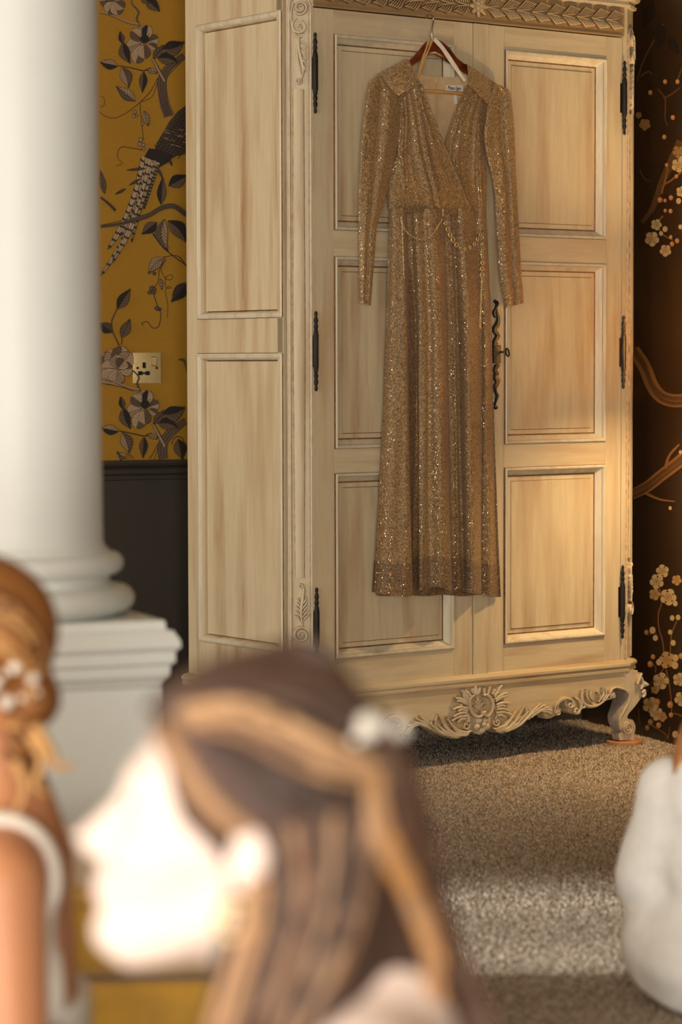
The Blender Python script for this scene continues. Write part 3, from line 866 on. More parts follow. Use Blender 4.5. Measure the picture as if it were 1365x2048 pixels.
# corner posts
for side, nm in ((-1, 'corner_post'), (1, 'corner_post')):
    pts = [(0, CV), (CU, 0), (0.0600, 0), (0.0600, 0.045), (0.02, 0.085), (0, 0.085)]
    if side > 0: pts = [(UR - x, y) for x, y in pts]; pts = [(1.1965 if abs(x - (UR - 0.0600)) < 1e-6 else x, y) for x, y in pts]
    m = MB(); n = len(pts)
    m.grid([[(x, y, z) for x, y in pts] for z in (ZB - 0.005, 2.19)], True)
    post = m.obj(nm, 'paint_v', WD)
    q = 1 / math.sqrt(2)

    def mp(a, b, h, side=side):
        # a runs along the cant, from the side towards the front
        t = a + CL_ / 2; h = h * (1.0 if side < 0 else 1.5)
        x, y = t * CU / CL_ - h * CV / CL_, CV - t * CV / CL_ - h * CU / CL_
        return (x if side < 0 else UR - x, y, b)
    # beads framing the pilaster, arched at the top
    m = MB()
    bead = [(-0.029, 0.26), (-0.029, 0.8), (-0.029, 1.5), (-0.029, 2.10)] + [(-0.029 * math.cos(t * math.pi / 8), 2.10 + 0.032 * math.sin(t * math.pi / 8)) for t in range(1, 8)] + [(0.029, 2.10), (0.029, 1.5), (0.029, 0.8), (0.029, 0.26)]
    m.lobe(bead, 0.0042, 0.0045, mp, 6)
    m.lobe([(a * 0.80, b - (0.004 if b > 2.1 else 0)) for a, b in bead], 0.0014, 0.0022, mp, 4)
    m.obj('pilaster_bead', ['paint_carve', 'glaze_soft'], post, 60)
    m = MB(); m.lobe([(-0.004, 0.56), (-0.004, 1.2), (-0.004, 1.88)], [0.014, 0.018, 0.016], [0.006, 0.009, 0.008], mp, 12)
    m.obj('pilaster_shaft', ['paint_v', 'glaze_soft'], post, 60)
    # carved scrolls and leaves, top
    m = MB()

    def L(pts, w, h, n=8): 
        p = bez(pts, n); m.lobe(p, taper(len(p), w * 0.45, w, w * 0.25), h, mp, 6)
    p = spiral(0.002, 2.098, 0.019, 0.003, -2.2, 1.9, 40); m.lobe(p, taper(41, 0.004, 0.0045, 0.0025), 0.009, mp)
    p = spiral(0.000, 2.048, 0.022, 0.004, 2.0, 1.3, 34); m.lobe(p, taper(35, 0.003, 0.0055, 0.003), 0.009, mp)
    m.lobe(bez([(-0.017, 2.11), (-0.023, 2.085), (-0.021, 2.05), (-0.010, 2.022), (0.006, 2.020)], 6), 0.0035, 0.008, mp)
    for i, (a0, b0, a1, b1, a2, b2) in enumerate(((0.002, 2.06, 0.010, 2.04, 0.003, 2.028), (0.006, 2.065, 0.015, 2.045, 0.009, 2.027), (-0.004, 2.055, 0.004, 2.04, -0.003, 2.030))): L([(a0, b0), (a1, b1), (a2, b2)], 0.003, 0.010)
    L([(-0.003, 2.020), (-0.002, 1.985), (0.006, 1.95), (0.009, 1.925), (0.002, 1.902)], 0.006, 0.009)
    for b in (2.008, 1.992, 1.976, 1.960, 1.945): L([(-0.001 + (2.02 - b) * 0.10, b), (0.012, b - 0.006), (0.020 - (2.02 - b) * 0.06, b - 0.020)], 0.0036, 0.009)
    L([(-0.004, 2.01), (-0.008, 1.985), (-0.004, 1.95), (0.003, 1.92)], 0.004, 0.007)
    p = spiral(-0.004, 1.902, 0.010, 0.002, 0.3, -1.2, 24); m.lobe(p, 0.003, 0.007, mp)
    m.obj('carved_scroll', ['paint_carve', 'glaze_soft'], post, 60, recalc=False)
    # bottom
    m = MB()
    p = spiral(0.0, 0.405, 0.022, 0.003, 1.4, 1.8, 40); m.lobe(p, taper(41, 0.004, 0.0055, 0.0025), 0.010, mp)
    L([(0.002, 0.430), (-0.001, 0.470), (0.004, 0.510), (0.006, 0.532), (-0.002, 0.543)], 0.006, 0.010)
    for b in (0.44, 0.452, 0.464, 0.476, 0.488):
        L([(0.002, b), (0.012, b + 0.014), (0.023 - (b - 0.44) * 0.25, b + 0.022)], 0.004, 0.009); L([(-0.001, b), (-0.010, b + 0.014), (-0.019 + (b - 0.44) * 0.22, b + 0.020)], 0.004, 0.009)
    p = spiral(-0.002, 0.538, 0.007, 0.002, 0.0, 1.0, 16); m.lobe(p, 0.003, 0.010, mp)
    m.obj('carved_scroll', ['paint_carve', 'glaze_soft'], post, 60, recalc=False)

# ---- frames and raised panels
PROF = [(0.0, 0.0), (0.001, 0.005), (0.004, 0.0072), (0.008, 0.006), (0.0105, 0.0015), (0.0115, -0.003), (0.024, -0.019), (0.0255, -0.0215), (0.028, -0.0205), (0.040, -0.0195), (0.0412, -0.0205), (0.0425, -0.0165)]


def raised_panel(a0, a1, b0, b1, prof, mp, name, mats, parent):
    m = MB(); rows = []
    for o, h in prof:
        rows.append([mp(a0 + o, b0 + o, h), mp(a1 - o, b0 + o, h), mp(a1 - o, b1 - o, h), mp(a0 + o, b1 - o, h)])
    for i in range(len(rows) - 1):
        gl_ = 1 if (-0.0218 < prof[i + 1][1] < -0.0202 and prof[i][1] < -0.0185) or i == 0 else 2 if (prof[i + 1][1] > -0.001 or (prof[i][1] > -0.004 and prof[i + 1][1] < -0.01)) else 0
        m.grid([rows[i], rows[i + 1]], True, None, gl_)
    m.add(rows[-1], [(0, 1, 2, 3)])
    return m.obj(name, mats, parent, 25)


def front(a, b, h): return (a, -h, b)


def board(name, u0, u1, z0, z1, mat, parent, y0=0.0, y1=0.03, b=0.0012): return MB().box(u0, u1, y0, y1, z0, z1, b).obj(name, mat, parent)


ROWS = [(0.333, 0.843), (0.910, 1.4345), (1.505, 2.034)]
for hand, (u0, ua, ub, u1) in enumerate(((0.0615, 0.129, 0.5515, 0.6195), (0.6755, 0.738, 1.131, 1.1945))):
    door = board('door', u0, ua - 0.0004, ZB + 0.003, ZT - 0.003, 'paint_v', WD); door.name = 'door'
    door['label'] = ('left' if hand == 0 else 'right') + ' door with three raised panels'
    board('stile', ub + 0.0004, u1, ZB + 0.003, ZT - 0.003, 'paint_v', door)
    zs = [ZB + 0.003, *[z for r in ROWS for z in r], ZT - 0.003]
    for k in range(4): board('rail', ua, ub, zs[2 * k], zs[2 * k + 1], 'paint_h', door)
    for z0, z1 in ROWS: raised_panel(ua, ub, z0, z1, PROF, front, 'raised_panel', ['paint_v', 'glaze', 'paint_pale'], door)
    if hand == 1: board('meeting_strip', 0.6225, 0.6750, ZB + 0.003, ZT - 0.003, 'paint_v', door, -0.004)
    # spindle hinges
    hu = 0.0605 if hand == 0 else 1.1962
    hp = ((629, 64, 227), (631, 622, 783), (633, 1175, 1336)) if hand == 0 else ((1249, 121, 270), (1248, 631, 778), (1247, 1130, 1278))
    for px, ya, yb in hp:
        za, zb = fr(px, ya, .012).z, fr(px, yb, .012).z; H = za - zb; m = MB()
        end = [(0.001, 0), (0.0042, 0.004), (0.0046, 0.010), (0.0030, 0.014), (0.0050, 0.020), (0.0066, 0.026), (0.0050, 0.031), (0.0040, 0.034), (0.0062, 0.040), (0.0062, 0.045), (0.0040, 0.048), (0.0056, 0.052), (0.0066, 0.058)]
        prof = [(r, zb + z) for r, z in end] + [(0.0078, zb + 0.066), (0.0078, za - 0.066)] + [(r, za - z) for r, z in end[::-1]]
        m.lathe(prof, hu, -0.0085, 14)
        m.box(hu - (0.010 if hand else 0.004), hu + (0.004 if hand else 0.008), -0.003, 0.001, zb + 0.066, za - 0.066)
        h = m.obj('hinge', 'iron', door, 50); h['label'] = 'black iron spindle hinge'

# ---- iron keyplate with key
m = MB()


def kp(x, y, w=0.006):
    v = fr(960 + x / 4.2656, 580 + y / 4.2656, w); return (v.x, v.z)


fm = lambda a, b, h: (a, -0.0045 - h, b)
for pts, W in (([(135, 95), (150, 115), (140, 150), (125, 195), (132, 235)], (9, 12, 6, 12, 5)), ([(140, 160), (160, 245), (150, 300), (125, 335), (140, 365), (158, 390), (140, 420), (125, 455), (145, 475)], (10, 12, 18, 14, 14, 14, 14, 14, 18)), ([(140, 620), (155, 645), (130, 680), (150, 715), (130, 745), (155, 775), (135, 830), (125, 850)], (18, 14, 14, 14, 14, 18, 14, 8)), ([(125, 800), (140, 870), (152, 900), (138, 950), (128, 985), (142, 1008)], (12, 10, 12, 6, 7, 12))):
    p = bez([kp(*q) for q in pts], 5); ww = np.interp(np.linspace(0, 1, len(p)), np.linspace(0, 1, len(W)), W) / 4.2656 / 560 * 1.35
    m.lobe(p, list(ww), 0.006, fm)
a, b = kp(108, 470), kp(172, 625)
m.box(a[0], b[0], -0.012, -0.004, b[1], a[1], 0.003)
for x, y, r in ((132, 98, 12), (140, 1002, 13)): m.sphere((kp(x, y)[0], -0.006, kp(x, y)[1]), 0.0055, 8)
key = m.obj('keyplate', 'iron', bpy.data.objects['door.001'], 60); key['label'] = 'twisted black iron keyplate with a key'
m = MB(); k0 = Vector((*(lambda q: (q[0], -0.010, q[1]))(kp(160, 530)),))
m.tube([k0, k0 + Vector((0.002, -0.018, 0))], 0.003)
m.torus(Matrix.Translation(k0 + Vector((0.006, -0.029, -0.001))) @ Matrix.Rotation(math.radians(78), 4, 'X') @ Matrix.Rotation(math.radians(25), 4, 'Y'), 0.011, 0.0025)
m.obj('key', 'iron', WD, 60)

# ---- frieze with leaf garland
frieze = board('frieze', 0.0600, 1.1965, ZT, 2.190, 'paint_brown', WD, -0.002, 0.034)
MB().box(0.060, 1.1965, -0.0065, 0.0, ZT, ZT + 0.006, 0.002).obj('lower_bead', 'paint_brown', frieze)
MB().box(1.190, 1.1965, -0.007, 0.0, ZT + .006, 2.187, 0.002).obj('end_bead', 'paint_brown', frieze)
ZG = 2.147


def leaf_mesh(sx, sz):
    m = MB(); mpp = lambda a, b, h: (a * sx, -0.002 - h, b * sz)
    for i in range(5):
        o = 0.0076 * i
        p = bez([(-0.012 + o, 0.001), (-0.004 + o * 1.03, 0.009), (0.004 + o * 1.06, 0.018 - 0.0008 * i), (0.013 + o * 1.06, 0.0265 - 0.0016 * i), (0.0165 + o * 1.06, 0.0255 - 0.0018 * i)], 4)
        m.lobe(p, taper(len(p), 0.0012, 0.0027, 0.0020, 0.7), [0.004 + 0.012 * math.sin(math.pi * 0.66 * k / (len(p) - 1)) for k in range(len(p))], mpp, 6)
    p = bez([(-0.018, -0.001), (0.004, 0.001), (0.030, 0.005), (0.046, 0.014)], 6)
    m.lobe(p, taper(len(p), 0.002, 0.0030, 0.0018), 0.009, mpp, 6)
    return m


UC = 0.634
for sx in (-1, 1):
    for sz in (-1, 1):
        first = None
        for i in range(9):
            du = 0.045 + i * 0.0575
            if first is None:
                o = leaf_mesh(sx, sz).obj('carved_leaf', ['paint_leaf', 'glaze'], frieze, 70, recalc=False); first = o
            else:
                o = bpy.data.objects.new('carved_leaf', first.data); COL.objects.link(o); o.parent = frieze
            o.location = (UC + sx * du, 0, ZG + (0.001 if sz > 0 else -0.001))
            s_ = 1.0 + 0.05 * random.uniform(-1, 1); o.scale = (s_, 1, s_)
m = MB()
for k in range(8):
    a = k * math.pi / 4
    m.lobe(bez([(UC + 0.008 * math.cos(a), ZG + 0.008 * math.sin(a)), (UC + 0.022 * math.cos(a), ZG + 0.020 * math.sin(a)), (UC + 0.034 * math.cos(a), ZG + 0.031 * math.sin(a))], 5), taper(11, 0.004, 0.010, 0.005), 0.013, front)
for k in range(5): m.sphere((UC + 0.010 * math.cos(k * 1.257), -0.016, ZG + 0.010 * math.sin(k * 1.257)), 0.008, 6)
m.sphere((UC, -0.019, ZG), 0.007, 6)
m.obj('carved_rosette', ['paint_leaf', 'glaze'], frieze, 70, recalc=False)

band([(0.0, 2.187), (0.009, 2.188), (0.011, 2.196), (0.005, 2.200), (0.006, 2.206), (0.018, 2.212), (0.021, 2.222), (0.020, 2.226), (0.030, 2.232), (0.036, 2.252), (0.050, 2.272), (0.054, 2.29), (0.054, 2.296), (0.0, 2.30)], 'cornice', 'paint_h', WD)
MB().box(0.0, UR, CV, DP, 2.285, 2.299).obj('top_board', 'paint_h', WD)
band([(0.0, 0.256), (0.012, 0.252), (0.019, 0.246), (0.019, 0.239), (0.013, 0.234), (0.016, 0.229), (0.015, 0.222), (0.0, 0.218)], 'plinth_moulding', 'paint_h', WD)

# ---- side (left and right)
for sd in (0, 1):
    def smp(a, b, h, sd=sd): return (-h if sd == 0 else UR + h, a, b)
    sp = MB()

    def sboard(a0, a1, b0, b1, nm, par, mat):
        x0, x1 = (0, 0.03) if sd == 0 else (UR - 0.03, UR)
        return MB().box(x0, x1, a0, a1, b0, b1, 0.0012).obj(nm, mat, par)
    side = sboard(0.4745, DP, ZB, 2.19, 'side', WD, 'paint_side'); side['label'] = 'panelled side with worn cream paint'
    sboard(0.0395, 0.0585, ZB, 2.19, 'stile', side, 'paint_v')
    SP_ = [(0.0, 0.0), (0.001, 0.004), (0.006, 0.006), (0.012, 0.004), (0.016, 0.000), (0.019, -0.006), (0.0205, -0.0205), (0.022, -0.0205), (0.0225, -0.014)]
    for b0, b1 in ((0.3525, 1.172), (1.268, 2.094)): raised_panel(0.059, 0.474, b0, b1, SP_, smp, 'raised_panel', ['paint_side', 'glaze', 'paint_pale'], side)
    for b0, b1 in ((ZB, 0.352), (1.1725, 1.2675), (2.0945, 2.19)): sboard(0.059, 0.474, b0, b1, 'rail', side, 'paint_side')

# ---- apron
Z7 = lambda x, y, w=0.012: (lambda v: (v.x, v.z))(fr(1040 + x / 5.25, 1340 + y / 5.25, w))
Z6 = lambda x, y, w=0.018: (lambda v: (v.x, v.z))(fr(880 + x / 7.583, 1360 + y / 7.583, w))
UA = UM + 0.004
half = [Z6(640, 830, .012), Z6(700, 790, .012), Z6(745, 745, .012), Z6(790, 745, .012), Z6(870, 800, .012), Z6(960, 815, .012), Z6(1050, 790, .012), Z6(1150, 735, .012)]
half += [Z7(*p) for p in ((0, 590), (80, 530), (150, 465), (200, 434), (232, 434), (262, 470), (292, 515), (340, 508), (370, 488), (400, 480), (424, 450), (412, 412), (386, 400), (400, 372), (430, 345), (468, 330), (492, 345), (487, 380), (510, 405), (520, 440), (552, 462), (604, 455), (648, 425), (662, 397), (692, 390), (740, 405), (800, 392), (860, 365), (910, 325), (960, 312), (994, 295), (1000, 262), (978, 246), (968, 226), (990, 206), (1030, 196), (1080, 206), (1112, 218))]
half[0] = (UA, half[0][1])
half = [(UA + max(0, (u - UA)), z) for u, z in half]
right_ = half + [(half[-1][0], 0.222)]
outline = right_ + [(2 * UA - u, z) for u, z in right_[::-1]][:-1]
m = MB().prism(outline, -0.008, 0.028)
apron = m.obj('apron', 'paint_h', WD)
MS = (MB(), MB()); am = lambda a, b, h: (a, -0.008 - h, b)


def both(pts, w, h, n=6, prof=(0.4, 0.35)):
    p = bez(pts, n)
    for mir in (0, 1):
        q = [(2 * UA - a, b) for a, b in p] if mir else p
        MS[mir].lobe(q, taper(len(q), w * prof[0], w, w * prof[1]), h, am, 6)


rim = [(a, b + 0.0045) for a, b in half[3:-1]]
for seg in (rim[2:11], rim[12:19], rim[19:25], rim[26:33], rim[33:39], rim[38:]): 
    if len(seg) > 2: both(seg, 0.0042, 0.006, 5, (0.8, 0.8))
# acanthus sweeping out from the middle
for a, b, c in (((800, 735), (960, 740), (1160, 455)), ((830, 760), (1010, 745), (1225, 555)), ((850, 780), (1060, 740), (1285, 385)), ((880, 790), (1120, 710), (1345, 470)), ((840, 745), (980, 700), (1095, 555)), ((1000, 790), (1200, 690), (1420, 480))):
    both([Z6(*a), Z6(*b), Z6((b[0] + c[0]) / 2 + 20, (b[1] + c[1]) / 2 - 10), Z6(*c)], 0.0072, 0.015, 8, (0.5, 0.25))
for a, b, c in (((60, 500), (150, 410), (215, 345)), ((80, 520), (170, 420), (260, 360)), ((110, 500), (200, 425), (300, 385)), ((150, 470), (230, 420), (330, 420)), ((215, 430), (285, 440), (345, 475)), ((0, 560), (60, 470), (40, 370)), ((20, 560), (90, 470), (100, 420))):
    both([Z7(*a), Z7(*b), Z7(*c)], 0.0060, 0.012, 6, (0.6, 0.4))
# small scrolls
for c, r, a0, tn, w in ((Z6(870, 640), 0.0125, 2.6, 1.3, 0.0035), (Z7(395, 445), 0.0085, 1.8, 1.4, 0.003), (Z7(520, 365), 0.0105, 1.2, -1.3, 0.0035), (Z7(975, 268), 0.0075, 1.6, 1.3, 0.003), (Z7(590, 420), 0.012, -0.4, -1.0, 0.004)):
    p = spiral(c[0], c[1], r, 0.0015, a0, tn, 26)
    for mir in (0, 1): MS[mir].lobe([(2 * UA - a, b) if mir else (a, b) for a, b in p], taper(27, w * 1.2, w * 1.3, w * 0.6), 0.014, am, 6)
for pts, w in (([(362, 450), (368, 370), (415, 312), (480, 296), (545, 318), (562, 365), (535, 392)], 0.005), ([(560, 290), (620, 320), (640, 380), (600, 440), (545, 440)], 0.005), ([(640, 215), (655, 330), (715, 378), (800, 372), (880, 315), (925, 250)], 0.0055), ([(690, 200), (700, 290), (745, 345)], 0.004), ([(735, 215), (730, 280), (770, 330)], 0.0035), ([(855, 185), (870, 250), (815, 335)], 0.0045), ([(885, 200), (895, 260), (850, 320)], 0.0035), ([(655, 350), (640, 280), (640, 215)], 0.005), ([(645, 400), (670, 385), (660, 350)], 0.004), ([(945, 300), (940, 240), (965, 195), (1010, 182), (1060, 195)], 0.0045), ([(590, 300), (625, 350), (620, 410)], 0.0035), ([(470, 300), (400, 340), (378, 420)], 0.0025), ([(800, 235), (830, 255), (830, 300)], 0.003)):
    both([Z7(*p) for p in pts], w * 1.25, 0.014)
# shell fans beside the cartouche
for a, c in (((850, 300), (1035, 195)), ((850, 330), (1020, 240)), ((860, 380), (1075, 355)), ((860, 420), (1000, 400)), ((860, 450), (1060, 470)), ((860, 500), (1090, 525)), ((840, 260), (950, 80)), ((830, 240), (900, 190)), ((880, 540), (1000, 570)), ((800, 220), (860, 150))):
    mid = ((a[0] + c[0]) / 2 + 5, (a[1] + c[1]) / 2 - 22)
    both([Z6(*a), Z6(*mid), Z6(*c)], 0.0064, 0.013, 6, (0.7, 0.6))
both([Z6(850, 260), Z6(820, 330), Z6(850, 420), Z6(880, 520), Z6(850, 600)], 0.005, 0.011)
for m in MS: m.obj('carved_acanthus', ['paint_carve', 'glaze_soft'], apron, 70, recalc=False)
m = MB(); mid_u = Z6(640, 400)[0]; off = UA - mid_u
Q = lambda x, y: (lambda t: (t[0] + off, t[1]))(Z6(x, y))


def one(pts, w, h, prof=(0.5, 0.5)):
    p = bez([Q(*q) for q in pts], 7); m.lobe(p, taper(len(p), w * prof[0], w, w * prof[1]), h, am, 8)


one([(520, 230), (465, 280), (455, 380), (490, 490), (560, 555), (630, 545), (650, 500), (610, 480)], 0.0055, 0.016, (0.5, 0.9))
one([(660, 240), (700, 225), (765, 260), (810, 350), (795, 460), (740, 545), (690, 535), (670, 495), (695, 480)], 0.0055, 0.016, (0.9, 0.9))
c = Q(620, 400); m.sphere((c[0], -0.006, c[1]), (0.018, 0.009, 0.020), 8)
for pts in ([(540, 330), (660, 450)], [(570, 290), (700, 420)], [(520, 390), (620, 490)], [(700, 320), (570, 450)], [(650, 290), (530, 410)], [(720, 380), (610, 490)]):
    a, b = Q(*pts[0]), Q(*pts[1]); m.lobe([(a[0] + (b[0] - a[0]) * t / 4, a[1] + (b[1] - a[1]) * t / 4) for t in range(5)], 0.0011, [0.007, 0.0095, 0.0105, 0.0095, 0.007], am, 4)
for pts, w in (([(560, 220), (520, 170), (500, 120)], 0.008), ([(570, 220), (560, 150), (555, 80)], 0.009), ([(590, 215), (610, 160), (620, 115)], 0.008), ([(690, 210), (690, 160), (685, 115)], 0.007), ([(740, 220), (760, 160), (780, 90)], 0.007), ([(480, 240), (430, 200), (380, 150)], 0.009), ([(430, 300), (390, 250), (370, 200)], 0.008), ([(410, 480), (350, 420), (330, 360)], 0.006), ([(430, 500), (445, 570), (450, 640)], 0.008)): one(pts, w, 0.012, (0.6, 0.7))
for k in range(5):
    c = Q(660 + 82 * math.cos(1.571 + k * 1.2566), 685 + 82 * math.sin(1.571 + k * 1.2566)); m.sphere((c[0], -0.012, c[1]), (0.0105, 0.009, 0.0095), 8)
c = Q(660, 672); m.sphere((c[0], -0.022, c[1]), 0.007, 7)
m.obj('carved_cartouche', ['paint_carve', 'glaze_soft'], apron, 70, recalc=False)

# ---- legs
prof_in = [(1112, 218), (1136, 240), (1143, 268), (1130, 340), (1084, 430), (1046, 500), (1036, 570), (1050, 630), (1078, 662), (1040, 690), (1052, 757)]
prof_out = [(1203, 752), (1207, 684), (1216, 640), (1214, 590), (1190, 550), (1145, 528), (1132, 510), (1146, 470), (1205, 400), (1262, 320), (1300, 255), (1300, 190), (1262, 110), (1240, 20)]
P_in = bez([Z7(*p) for p in prof_in], 3); P_out = bez([Z7(*p) for p in prof_out], 3)
zmin = min(p[1] for p in P_in + P_out)


def leg(mir, back, zfoot):
    poly = P_in + P_out + [(P_out[-1][0], 0.222), (P_in[0][0], 0.222)]
    poly = [(u, zfoot + (z - zmin) * (0.222 - zfoot) / (0.222 - zmin)) for u, z in poly]
    if mir: poly = [(2 * UM - u, z) for u, z in poly]
    m = MB(); n = len(poly); dep = lambda z: 0.030 + 0.048 * min(1, max(0, (z - 0.03) / 0.14))
    y0 = -0.012 if not back else DP + 0.0
    sgn = 1 if not back else -1
    m.add([(u, y0, z) for u, z in poly] + [(u, y0 + sgn * dep(z), z) for u, z in poly], [tuple(range(n)), tuple(range(2 * n - 1, n - 1, -1))])
    o = 0
    ni = len(P_in)
    m.f += [(i, i + n, (i + 1) % n + n, (i + 1) % n) for i in range(n)]; m.c += [None] * n; m.mi += [1 if i < ni - 1 else 0 for i in range(n)]
    lg = m.obj('leg', ['paint_carve', 'grey_wood'], WD, 40)
    if back: return lg
    m = MB()
    lm = lambda a, b, h: ((2 * UM - a) if mir else a, -0.012 - h, b)
    c = Z7(1128, 606); p = spiral(c[0], c[1], 0.020, 0.002, 2.3, 2.1, 44); m.lobe(p, taper(45, 0.003, 0.0042, 0.0022), 0.010, lm)
    m.sphere(lm(c[0], c[1], -0.002), (0.019, 0.008, 0.021), 9)
    c2 = Z7(1205, 596); m.sphere(((2 * UM - c2[0]) if mir else c2[0], 0.012, c2[1]), (0.020, 0.016, 0.023), 9)
    pe = bez([Z7(*q) for q in [(1030, 190), (1100, 205), (1140, 240), (1150, 275), (1138, 345), (1092, 435), (1056, 505), (1046, 570), (1060, 625)]], 6); m.lobe(pe, 0.0035, 0.005, lm)
    for pts, w in (([(1215, 150), (1240, 90), (1262, 30)], 0.010), ([(1250, 200), (1280, 150), (1262, 70)], 0.007), ([(1290, 150), (1315, 150), (1330, 150)], 0.009), ([(1265, 240), (1290, 220), (1296, 200)], 0.010), ([(1270, 285), (1295, 255), (1300, 220)], 0.009)):
        p = bez([Z7(*q) for q in pts], 5); m.lobe(p, taper(len(p), w * .5, w, w * .5), 0.013, lm)
    c3 = Z7(1305, 150); m.sphere(((2 * UM - c3[0]) if mir else c3[0], -0.010, c3[1]), (0.012, 0.012, 0.010), 8)
    m.obj('carved_scroll', ['paint_carve', 'glaze_soft'], lg, 70, recalc=False)
    return lg


leg(0, 0, 0.013); leg(1, 0, 0.0); leg(0, 1, 0.0); leg(1, 1, 0.0)
board('side_apron', 0.004, 0.02, 0.14, 0.222, 'paint_h', WD, 0.03, DP - 0.02); board('side_apron', UR - 0.02, UR - 0.004, 0.14, 0.222, 'paint_h', WD, 0.03, DP - 0.02)

fc = Z7(1128, 760); cw = WD.matrix_world
co = MB().lathe([(0.050, 0.0), (0.054, 0.002), (0.054, 0.010), (0.051, 0.013), (0.001, 0.0131)], 0, 0, 32).obj('furniture_coaster', 'disc', None, 40)
bpy.context.view_layer.update()
co.location = WD.matrix_world @ Vector((fc[0] + 0.008, 0.008, 0))
tag(co, 'round pale wooden disc on the carpet under the wardrobe scroll foot', 'coaster')

# ================================================================== HANGER
def wempty(name, px, py, w):
    v = fr(px, py, w); o = empty(name, WLOC + Matrix.Rotation(WRZ, 3, 'Z') @ v, WRZ); o['_o'] = 0; del o['_o']; return o, v


class LB(MB):
    """mesh builder in wardrobe coordinates, stored relative to an origin"""
    def __init__(s, org): super().__init__(); s.org = org

    def obj(s, *a, **k):
        s.v = [(p[0] - s.org.x, p[1] - s.org.y, p[2] - s.org.z) for p in s.v]; return super().obj(*a, **k)


HG, ho = wempty('clothes_hanger', 866, 80, 0.045)
tag(HG, 'varnished red-brown wooden clothes hanger with steel hook holding the gold dress', 'hanger')
m = LB(ho)
top = [(757, 150), (790, 138), (812, 127), (828, 113), (838, 101), (848, 88), (858, 80), (866, 77), (876, 78), (888, 85), (898, 94), (913, 115), (937, 134), (965, 152), (992, 172)]
bot = [(762, 163), (796, 150), (814, 139), (826, 131), (840, 122), (850, 115), (860, 110), (868, 108), (876, 112), (884, 117), (894, 124), (908, 133), (934, 149), (962, 166), (986, 184)]
rows = []
for (a, b), (c, d) in zip(top, bot):
    s_ = abs(a - 866) / 130; w = 0.044 - 0.020 * min(1, s_ * 1.2)
    p, q = fr(a, b, w), fr(c, d, w); mid = (p + q) / 2; hv = (p - q) / 2; th = 0.009
    rows.append([mid + hv * math.cos(t * math.pi / 6) + Vector((0, -1, 0)) * th * math.sin(t * math.pi / 6) for t in range(12)])
m.grid(rows, True)
m.obj('shoulder_bar', 'hanger', HG, 70)
m = LB(ho); m.tube([fr(*p, 0.045) for p in bez([(866, 80), (864, 68), (865, 55), (867, 45), (867.5, 38), (865, 32), (860, 30), (855, 32), (853, 37)], 5)], 0.0021, 8); m.obj('hook', 'steel', HG, 80)
m = LB(ho); m.tube([fr(846, 181, 0.028), fr(884, 183.5, 0.028), fr(930, 188, 0.028)], 0.0050, 8); m.obj('trouser_bar', 'bar', HG, 80)

# ================================================================== DRESS
DR, do = wempty('dress', 880, 1190, 0.03)
tag(DR, 'long-sleeved sparkling gold wrap dress with pleated skirt hung on the wardrobe door', 'dress')


def F(px, py, w): return fr(px, py, w)


def sheet(left, right, wfun, nu=36, nv=30, thick=0.0):
    """cloth between two traced edges, t down, s across; wfun(s, t) = stand-off from the door"""
    L = bez(left, 8); R_ = bez(right, 8)
    L = [L[int(round(i * (len(L) - 1) / nv))] for i in range(nv + 1)]; R_ = [R_[int(round(i * (len(R_) - 1) / nv))] for i in range(nv + 1)]
    rows = []
    for i in range(nv + 1):
        t = i / nv
        rows.append([F(L[i][0] + (R_[i][0] - L[i][0]) * j / nu, L[i][1] + (R_[i][1] - L[i][1]) * j / nu, wfun(j / nu, t)) for j in range(nu + 1)])
    return rows


def solid(m, rows, th):
    """give a cloth sheet thickness towards the door"""
    m.grid(rows); back = [[Vector((p.x, p.y + th, p.z)) for p in r] for r in rows]
    m.grid([r[::-1] for r in back])
    n = len(rows)
    m.grid([[r[0] for r in rows], [r[0] for r in back]]); m.grid([[r[-1] for r in rows], [r[-1] for r in back]]); m.grid([rows[0], back[0]]); m.grid([rows[-1], back[-1]])
    return m


# ---- skirt: each entry = x at the waist / at 640 / at the hem, stand-off at hem, hem height
FOLD = [  # xw,  xm,   xh,   w,    yh
    (779, 773, 746, .020, 1184), (782, 777, 752, .040, 1186), (786, 783, 765, .052, 1189), (792, 791, 782, .058, 1191), (800, 802, 800, .062, 1192), (806, 810, 816, .066, 1193), (809, 814, 826, .064, 1191),
    (810, 815, 826, .046, 1186), (811, 817, 825, .030, 1178), (814, 821, 829, .022, 1174), (818, 828, 836, .024, 1175), (823, 833, 840, .030, 1177), (827, 836, 838, .044, 1180), (831, 838, 838, .052, 1181),
    (835, 843, 845, .056, 1180), (841, 850, 853, .058, 1178), (846, 857, 860, .056, 1176), (850, 862, 866, .060, 1174), (856, 868, 876, .072, 1174), (864, 876, 886, .078, 1176), (872, 884, 895, .078, 1180), (880, 890, 902, .072, 1183), (884, 891, 904, .062, 1182),
    (886, 892, 904, .046, 1180), (889, 896, 907, .040, 1179), (893, 903, 913, .044, 1179), (898, 909, 919, .050, 1178), (902, 912, 924, .050, 1177), (903, 912.5, 924, .036, 1179), (906, 915, 927, .030, 1182),
    (911, 922, 932, .042, 1184), (917, 929, 939, .058, 1186), (924, 937, 946, .066, 1187), (932, 946, 953, .064, 1188), (941, 954, 958, .058, 1188), (948, 960, 962, .052, 1188), (951, 961.5, 963, .040, 1189),
    (953, 962, 964, .032, 1190), (957, 966, 969, .038, 1191), (962, 972, 978, .044, 1193), (967, 978, 988, .042, 1194), (971, 982, 996, .034, 1194), (973, 984, 1002, .020, 1194)]
A = np.array(FOLD, float); NF = len(FOLD)
Ai = np.array([[np.interp(k / 3, np.arange(NF), A[:, c]) for c in range(5)] for k in range(3 * (NF - 1) + 1)])
